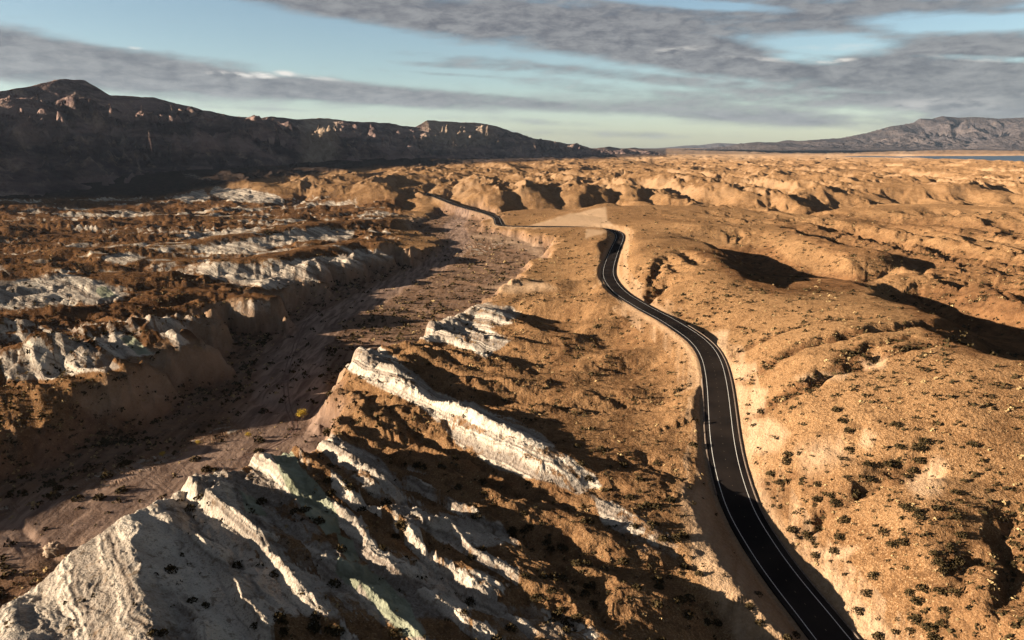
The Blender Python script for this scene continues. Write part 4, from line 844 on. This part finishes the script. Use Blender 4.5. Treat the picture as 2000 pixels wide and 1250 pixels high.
rd = ribbon('road', road, -4.5, 4.9, 0, am, skirt=.7); tag(rd, 'narrow black asphalt road winding through the tan hills', 'road', kind='structure')
ribbon('edge_line', road, -3.41, -3.29, .02, pm, rd); ribbon('edge_line', road, 3.29, 3.41, .02, pm, rd)
V = []; Fc = []
tt = np.gradient(road[:, :2], axis=0); tt /= np.linalg.norm(tt, axis=1)[:, None]
for i in range(2, 150, 2):
    p0 = road[i]; d_ = tt[i]; n0 = np.array([d_[1], -d_[0]])
    k = len(V); 
    for s1, s2 in ((-.25, -.08), (.25, -.08), (.25, .08), (-.25, .08)):
        q_ = p0[:2] + d_ * s1 + n0 * s2; V.append((q_[0], q_[1], p0[2] + .02))
    Fc.append((k, k + 1, k + 2, k + 3))
o = raw_mesh('centre_dash', V, Fc, ym, rd); o['kind'] = 'stuff'
kb = ribbon('kerb', road, 5.02, 5.28, .12, km, rd, skirt=.6, lo=0, hi=130)
kb2 = ribbon('kerb', road, -4.9, -4.65, .10, km, rd, skirt=.6, lo=58, hi=95)
r2 = ribbon('road', road2, -4, 4, 0, am, skirt=1.0); tag(r2, 'short far bend of the same asphalt road on the plain', 'road', kind='structure')

# ------------------------------------------------------------------ twin wheel track in the wash
def track(pts, name, label, w_=.55, gap=1.7):
    P = smooth_path([(*at(x, y, WZ), 0) for x, y in pts], 1.5); V = []; Fc = []
    t_ = np.gradient(P[:, :2], axis=0); t_ /= np.linalg.norm(t_, axis=1)[:, None]; n = np.column_stack([t_[:, 1], -t_[:, 0]])
    for c0 in (-gap / 2, gap / 2):
        k0 = len(V)
        for i in range(len(P)):
            for q_ in (-w_ / 2, w_ / 2):
                c = P[i, :2] + n[i] * (c0 + q_); V.append((c[0], c[1], float(ground(c[0], c[1])) + .06))
        for i in range(len(P) - 1): c = k0 + 2 * i; Fc.append((c, c + 1, c + 3, c + 2))
    o = raw_mesh(name, V, Fc, tm); 
    if o.data.polygons[0].normal.z < 0: o.data.flip_normals()
    tag(o, label, 'track', kind='structure')
tm = simple_mat('pressed_silt', (.075, .042, .032), (.12, .075, .058), .8, .3)
track([(700, 575), (640, 610), (600, 640), (582, 670), (572, 700), (562, 730), (558, 760), (562, 800), (575, 830), (575, 850), (540, 875), (470, 905)], 'wheel_track', 'twin wheel tracks running along the floor of the dry wash')

# ------------------------------------------------------------------ shrubs
def clump(rg, n, rad, hgt, leaf):
    """low desert shrub: stems fanning from one root and many small leaf faces through a ragged dome"""
    V = []; Fc = []
    for _ in range(max(4, n // 14)):
        a = rg.uniform(0, 6.283); l = rg.uniform(.5, 1); tx, ty, tz = math.cos(a) * rad * l * .8, math.sin(a) * rad * l * .8, hgt * l
        k = len(V); w_ = .03
        V += [(-w_ * math.sin(a), w_ * math.cos(a), -.3), (w_ * math.sin(a), -w_ * math.cos(a), -.3), (tx, ty, tz)]; Fc.append((k, k + 1, k + 2))
    for _ in range(n):
        a = rg.uniform(0, 6.283); rr = rad * math.sqrt(rg.random()); hz = hgt * (1 - (rr / rad) ** 2 * .75) * rg.uniform(.15, 1.05)
        c = np.array([math.cos(a) * rr, math.sin(a) * rr, hz]); s = leaf * rg.uniform(.6, 1.4)
        u = rg.normal(size=3); u /= np.linalg.norm(u); v = np.cross(u, rg.normal(size=3)); v /= np.linalg.norm(v)
        k = len(V); V += [c - u * s, c + v * s * .7, c + u * s, c - v * s * .7]; Fc.append((k, k + 1, k + 2, k + 3))
    return V, Fc
sm_dark = simple_mat('creosote_leaves', (.015, .011, .006), (.042, .029, .013), 1.2, 0)
sm_dry = simple_mat('dry_brush_leaves', (.15, .10, .045), (.26, .18, .09), 1.5, 0)
sm_yel = simple_mat('yellow_leaves', (.16, .10, .012), (.30, .20, .03), 1.5, 0)
sm_bark = simple_mat('bark', (.05, .033, .02), (.09, .06, .04), 3, .3)
protos = []
for k in range(6):
    V, Fc = clump(rng, 130, 1.0, .95, .19)
    o = raw_mesh('desert_shrub', V, Fc, sm_dark); protos.append(o.data); bpy.data.objects.remove(o)
def visible(x, y, z):
    """line of sight from the drone"""
    ok = np.ones(len(x), bool)
    for f_ in np.linspace(.6, .985, 26):
        gz = ground(x * f_, y * f_); ok &= gz < H + (z + .6 - H) * f_ + .15
    return ok
def scatter(n, ymin, ymax, xmin, xmax):
    px_ = rng.uniform(xmin, xmax, n); py_ = rng.uniform(ymin, ymax, n)
    d = np.array([px_dir(a, b) for a, b in zip(px_, py_)]).reshape(-1, 3); z = np.zeros(n)
    for _ in range(6):
        t_ = (z - H) / d[:, 2]; x, y = d[:, 0] * t_, d[:, 1] * t_; z = .5 * z + .5 * ground(x, y)
    t_ = (z - H) / d[:, 2]; x, y = d[:, 0] * t_, d[:, 1] * t_; z = ground(x, y)
    return x, y, z
def lookup(M, x, y):
    i = np.clip(np.round(np.interp(np.hypot(x, y), RR, np.arange(NR))).astype(int), 0, NR - 1); j = np.clip(np.round(np.interp(np.arctan2(x, y), TT, np.arange(NTH))).astype(int), 0, NTH - 1)
    return M[i, j]
x, y, z = scatter(42000, 415, 1330, -80, 2080)
rd_d = lookup(ROAD_D, x, y); rk = lookup(MW, x, y); wsh = lookup(MWASH, x, y); pl = lookup(MP, x, y)
dens_n = fbm(x / 40, y / 40, 4, 300)
prob = .55 + .9 * dens_n
prob *= np.where(rk > .5, .25, 1) * np.where(pl > .5, .25, 1) * np.where(rd_d < 7, 0, 1) * np.where((wsh > .1) & (wsh < .6), 2.2, np.where(wsh >= .6, .35, 1))
rr_ = np.hypot(x, y)
rill = lookup(RILL, x, y)
prob *= np.interp(rr_, [100, 200, 400, 800], [.085, .26, .85, 1.3])
prob = prob + rill * np.interp(rr_, [120, 180, 300], [.02, .12, .8]); prob = prob * (rd_d > 7.5)
keep = rng.random(len(x)) < prob; x, y, z, wsh, rk = x[keep], y[keep], z[keep], wsh[keep], rk[keep]
rr_ = np.hypot(x, y)
size = rng.lognormal(-.60, .38, len(x)) * np.where(rng.random(len(x)) < .22, 1.7, 1); size = np.clip(size, .22, 1.15) * np.where(wsh > .5, 1.35, 1.0) * np.interp(rr_, [100, 400, 900], [1.05, 1.3, 1.8])
vis = visible(x, y, z)
app = np.where(vis & (x / y < .68) & (x / y > -.68), size / rr_, 0)
order = np.argsort(-app); big = order[:285]; rest = np.setdiff1d(np.arange(len(x)), big)
REG = [
 (lambda a, b, w_: w_ > .05 and b < 560, 'dark shrub on the scrubby flat at the far upper end of the dry wash', 'shrubs at the upper end of the dry wash'),
 (lambda a, b, w_: w_ > .05 and a > 480, 'dark bushy shrub on the wash floor near the twin wheel tracks', 'shrubs near the wheel tracks in the wash'),
 (lambda a, b, w_: w_ > .05, 'dark bushy shrub on the lower left floor of the dry wash, beyond the white fin', 'shrubs in the lower wash'),
 (lambda a, b, w_: a > 1750 and b > 1000, 'large dark shrub on the orange brown slope in the lower right corner', 'shrubs in the lower right corner'),
 (lambda a, b, w_: a > 1600 and b > 1000, 'dark round shrub on the bare slope between road and lower right corner', 'shrubs on the slope above the cut bank'),
 (lambda a, b, w_: a > 1750 and b > 780, 'dark shrub on the tan hillside by the right edge, near the pale bare patch', 'shrubs by the right edge'),
 (lambda a, b, w_: a > 1440 and b > 780, 'dark shrub on the hillside directly right of the straight stretch of road', 'shrubs right of the straight road'),
 (lambda a, b, w_: a > 1400, 'small dark shrub on the higher tan hillside below the large hollow in shadow', 'shrubs on the higher right hillside'),
 (lambda a, b, w_: a > 1150 and b > 950, 'dark low shrub on the brown ground left of the near road embankment', 'shrubs left of the road embankment'),
 (lambda a, b, w_: a > 900 and b > 950, 'dark shrub in the brown ravine ground at the bottom centre', 'shrubs in the ravine at the bottom centre'),
 (lambda a, b, w_: a > 900, 'dark shrub on the rolling brown mounds between the long white ridge and the road', 'shrubs on the mounds left of the road'),
 (lambda a, b, w_: a > 620 and b > 1080, 'dark shrub among broken white ribs at the bottom centre left', 'shrubs among the white ribs'),
 (lambda a, b, w_: a > 620, 'dark shrub in the hollow at the foot of the long white ridge', 'shrubs under the long white ridge'),
 (lambda a, b, w_: a > 430, 'dark shrub on the ribbed white and green rock right of the great white fin', 'shrubs on the green and white rock'),
 (lambda a, b, w_: b > 940 and a > 265, 'dark shrub on the shaded side of the great white fin', 'shrubs on the shaded side of the fin'),
 (lambda a, b, w_: b > 940, 'dark shrub clinging to the sunlit face of the great white fin', 'shrubs on the sunlit face of the fin'),
 (lambda a, b, w_: True, 'dark shrub on the brown badlands left of the wash', 'shrubs on the left badlands')]
PXs, PYs = project(x, y, z)
for i in big:
    me = protos[int(rng.integers(6))]
    o = bpy.data.objects.new('desert_shrub', me); COL.objects.link(o)
    s = size[i]; o.location = (x[i], y[i], z[i]); o.rotation_euler = (0, 0, rng.uniform(0, 6.28)); o.scale = (s, s, s * rng.uniform(.8, 1.15))
    for fn, lb, gp in REG:
        if fn(PXs[i], PYs[i], wsh[i]): tag(o, lb, 'shrub', gp); break
def bulk(name, idx, variants, mat, label, cat, sz):
    vv = []; ff = []; base = 0
    T = [(np.array(v, np.float32), np.array([f for f in f_ if len(f) == 4], np.int32)) for v, f_ in variants]
    for i in idx:
        v, f = T[int(rng.integers(len(T)))]; a = rng.uniform(0, 6.28); c, s_ = math.cos(a), math.sin(a); s = sz[i]
        vx = v[:, 0] * c - v[:, 1] * s_; vy = v[:, 0] * s_ + v[:, 1] * c
        vv.append(np.column_stack([vx * s + x[i], vy * s + y[i], v[:, 2] * s + z[i]])); ff.append(f + base); base += len(v)
    co = np.concatenate(vv).astype(np.float32); f = np.concatenate(ff).astype(np.int32)
    me = bpy.data.meshes.new(name); me.vertices.add(len(co)); me.vertices.foreach_set('co', co.ravel()); me.loops.add(f.size); me.loops.foreach_set('vertex_index', f.ravel())
    me.polygons.add(len(f)); me.polygons.foreach_set('loop_start', np.arange(0, f.size, 4, dtype=np.int32)); me.update(calc_edges=True); me.materials.append(mat)
    o = bpy.data.objects.new(name, me); COL.objects.link(o); tag(o, label, cat, kind='stuff'); return o
sv = [clump(rng, 9, 1.0, .8, .42) for _ in range(8)]
isdry = rng.random(len(x)) < .30
bulk('scrub', [i for i in rest if not isdry[i]], sv, sm_dark, 'countless small dark scrub bushes dotted over the hills and the wash', 'scrub', size)
bulk('dry_brush', [i for i in rest if isdry[i]], sv, sm_dry, 'countless pale dry brush tufts dotted over the slopes and gullies', 'brush', size * .7)

# a few taller yellow-leaved bushes in the wash
def tree(px_, py_, hgt, label, lean=0):
    X0, Y0 = at(px_, py_, WZ); Z0 = float(ground(X0, Y0))
    r_ = bpy.data.objects.new('desert_tree', None); COL.objects.link(r_); r_.location = (X0, Y0, Z0); tag(r_, label, 'tree', 'yellow trees in the wash')
    V = []; Fc = []
    def limb(a, b, ra, rb):
        a = np.array(a, float); b = np.array(b, float); d = b - a; d /= np.linalg.norm(d); u = np.cross(d, [0.3, .9, .1]); u /= np.linalg.norm(u); v = np.cross(d, u); k = len(V)
        for c, rad in ((a, ra), (b, rb)):
            for q_ in range(6): an = q_ * math.pi / 3; V.append(c + (u * math.cos(an) + v * math.sin(an)) * rad)
        for q_ in range(6): Fc.append((k + q_, k + (q_ + 1) % 6, k + 6 + (q_ + 1) % 6, k + 6 + q_))
    tips = []
    limb((0, 0, -.4), (.1, 0, hgt * .3), .16 * hgt / 4, .11 * hgt / 4)
    for i in range(7):
        a = i * .9 + rng.uniform(0, .5); e = np.array([math.cos(a) * hgt * .28, math.sin(a) * hgt * .28, hgt * rng.uniform(.55, .8)]); limb((.1, 0, hgt * .28), e, .08 * hgt / 4, .03 * hgt / 4); tips.append(e)
    raw_mesh('trunk', V, Fc, sm_bark, r_)
    V2 = []; F2_ = []
    for e in tips + [np.array([0, 0, hgt * .8])]:
        for _ in range(90):
            c = e + rng.normal(size=3) * hgt * np.array([.12, .12, .11]); s = rng.uniform(.08, .2) * hgt / 4
            u = rng.normal(size=3); u /= np.linalg.norm(u); v = np.cross(u, rng.normal(size=3)); v /= np.linalg.norm(v); k = len(V2)
            V2 += [c - u * s, c + v * s * .7, c + u * s, c - v * s * .7]; F2_.append((k, k + 1, k + 2, k + 3))
    raw_mesh('crown', V2, F2_, sm_yel, r_)
tree(590, 826, 4.4, 'tallest yellow green tree beside the white cliff at the bend of the wash')
tree(486, 862, 2.4, 'small yellow bush alone in the middle of the wash below the bend')
tree(318, 900, 2.2, 'orange yellow bush on the gravelly bank in the lower wash')
tree(388, 876, 1.8, 'low olive yellow bush beside the pale salt streak in the wash')

# boulder at the foot of the white fin
bx, by = at(104, 1062, -14)
V = []; Fc = []; nu_, nv_ = 28, 18
for j in range(nv_ + 1):
    for i in range(nu_):
        th = i / nu_ * 2 * math.pi; ph = j / nv_ * math.pi
        d = np.array([math.sin(ph) * math.cos(th), math.sin(ph) * math.sin(th), math.cos(ph)])
        k = 1 + .6 * float(fbm(np.array([d[0] * 2.3 + 3]), np.array([d[1] * 2.3 + d[2] * 1.9]), 4, 400)[0]) ; q_ = np.sign(d) * np.abs(d) ** .7
        V.append(q_ * k * np.array([2.3, 1.8, 1.8]))
for j in range(nv_):
    for i in range(nu_): Fc.append((j * nu_ + i, (j + 1) * nu_ + i, (j + 1) * nu_ + (i + 1) % nu_, j * nu_ + (i + 1) % nu_))
bm_ = simple_mat('pale_boulder_rock', (.10, .065, .045), (.21, .16, .115), .9, .8, .4)
o = raw_mesh('boulder', V, Fc, bm_, smooth=True); o.location = (bx, by, float(ground(bx, by)) + .9); tag(o, 'pale rounded boulder at the foot of the great white ridge, lower left', 'boulder')

# ------------------------------------------------------------------ haze
if True:
    hm = bpy.data.materials.new('haze'); hm.use_nodes = True; t = NT(hm.node_tree); t.n.clear(); oo = t.new('ShaderNodeOutputMaterial')
    pv = t.new('ShaderNodeVolumePrincipled'); pv.inputs['Color'].default_value = rgb(.40, .52, .70); pv.inputs['Density'].default_value = 9e-6; pv.inputs['Anisotropy'].default_value = .2
    t.l.new(pv.outputs[0], oo.inputs['Volume'])
    x0, x1, y0, y1, z0, z1 = -30000, 30000, -3000, 30000, -120, 1400
    V = [(a, b, c) for c in (z0, z1) for b in (y0, y1) for a in (x0, x1)]
    Fc = [(0, 2, 3, 1), (4, 5, 7, 6), (0, 1, 5, 4), (2, 6, 7, 3), (0, 4, 6, 2), (1, 3, 7, 5)]
    o = raw_mesh('haze', V, Fc, hm); tag(o, 'thin bluish haze lying over the whole desert', 'haze', kind='stuff')
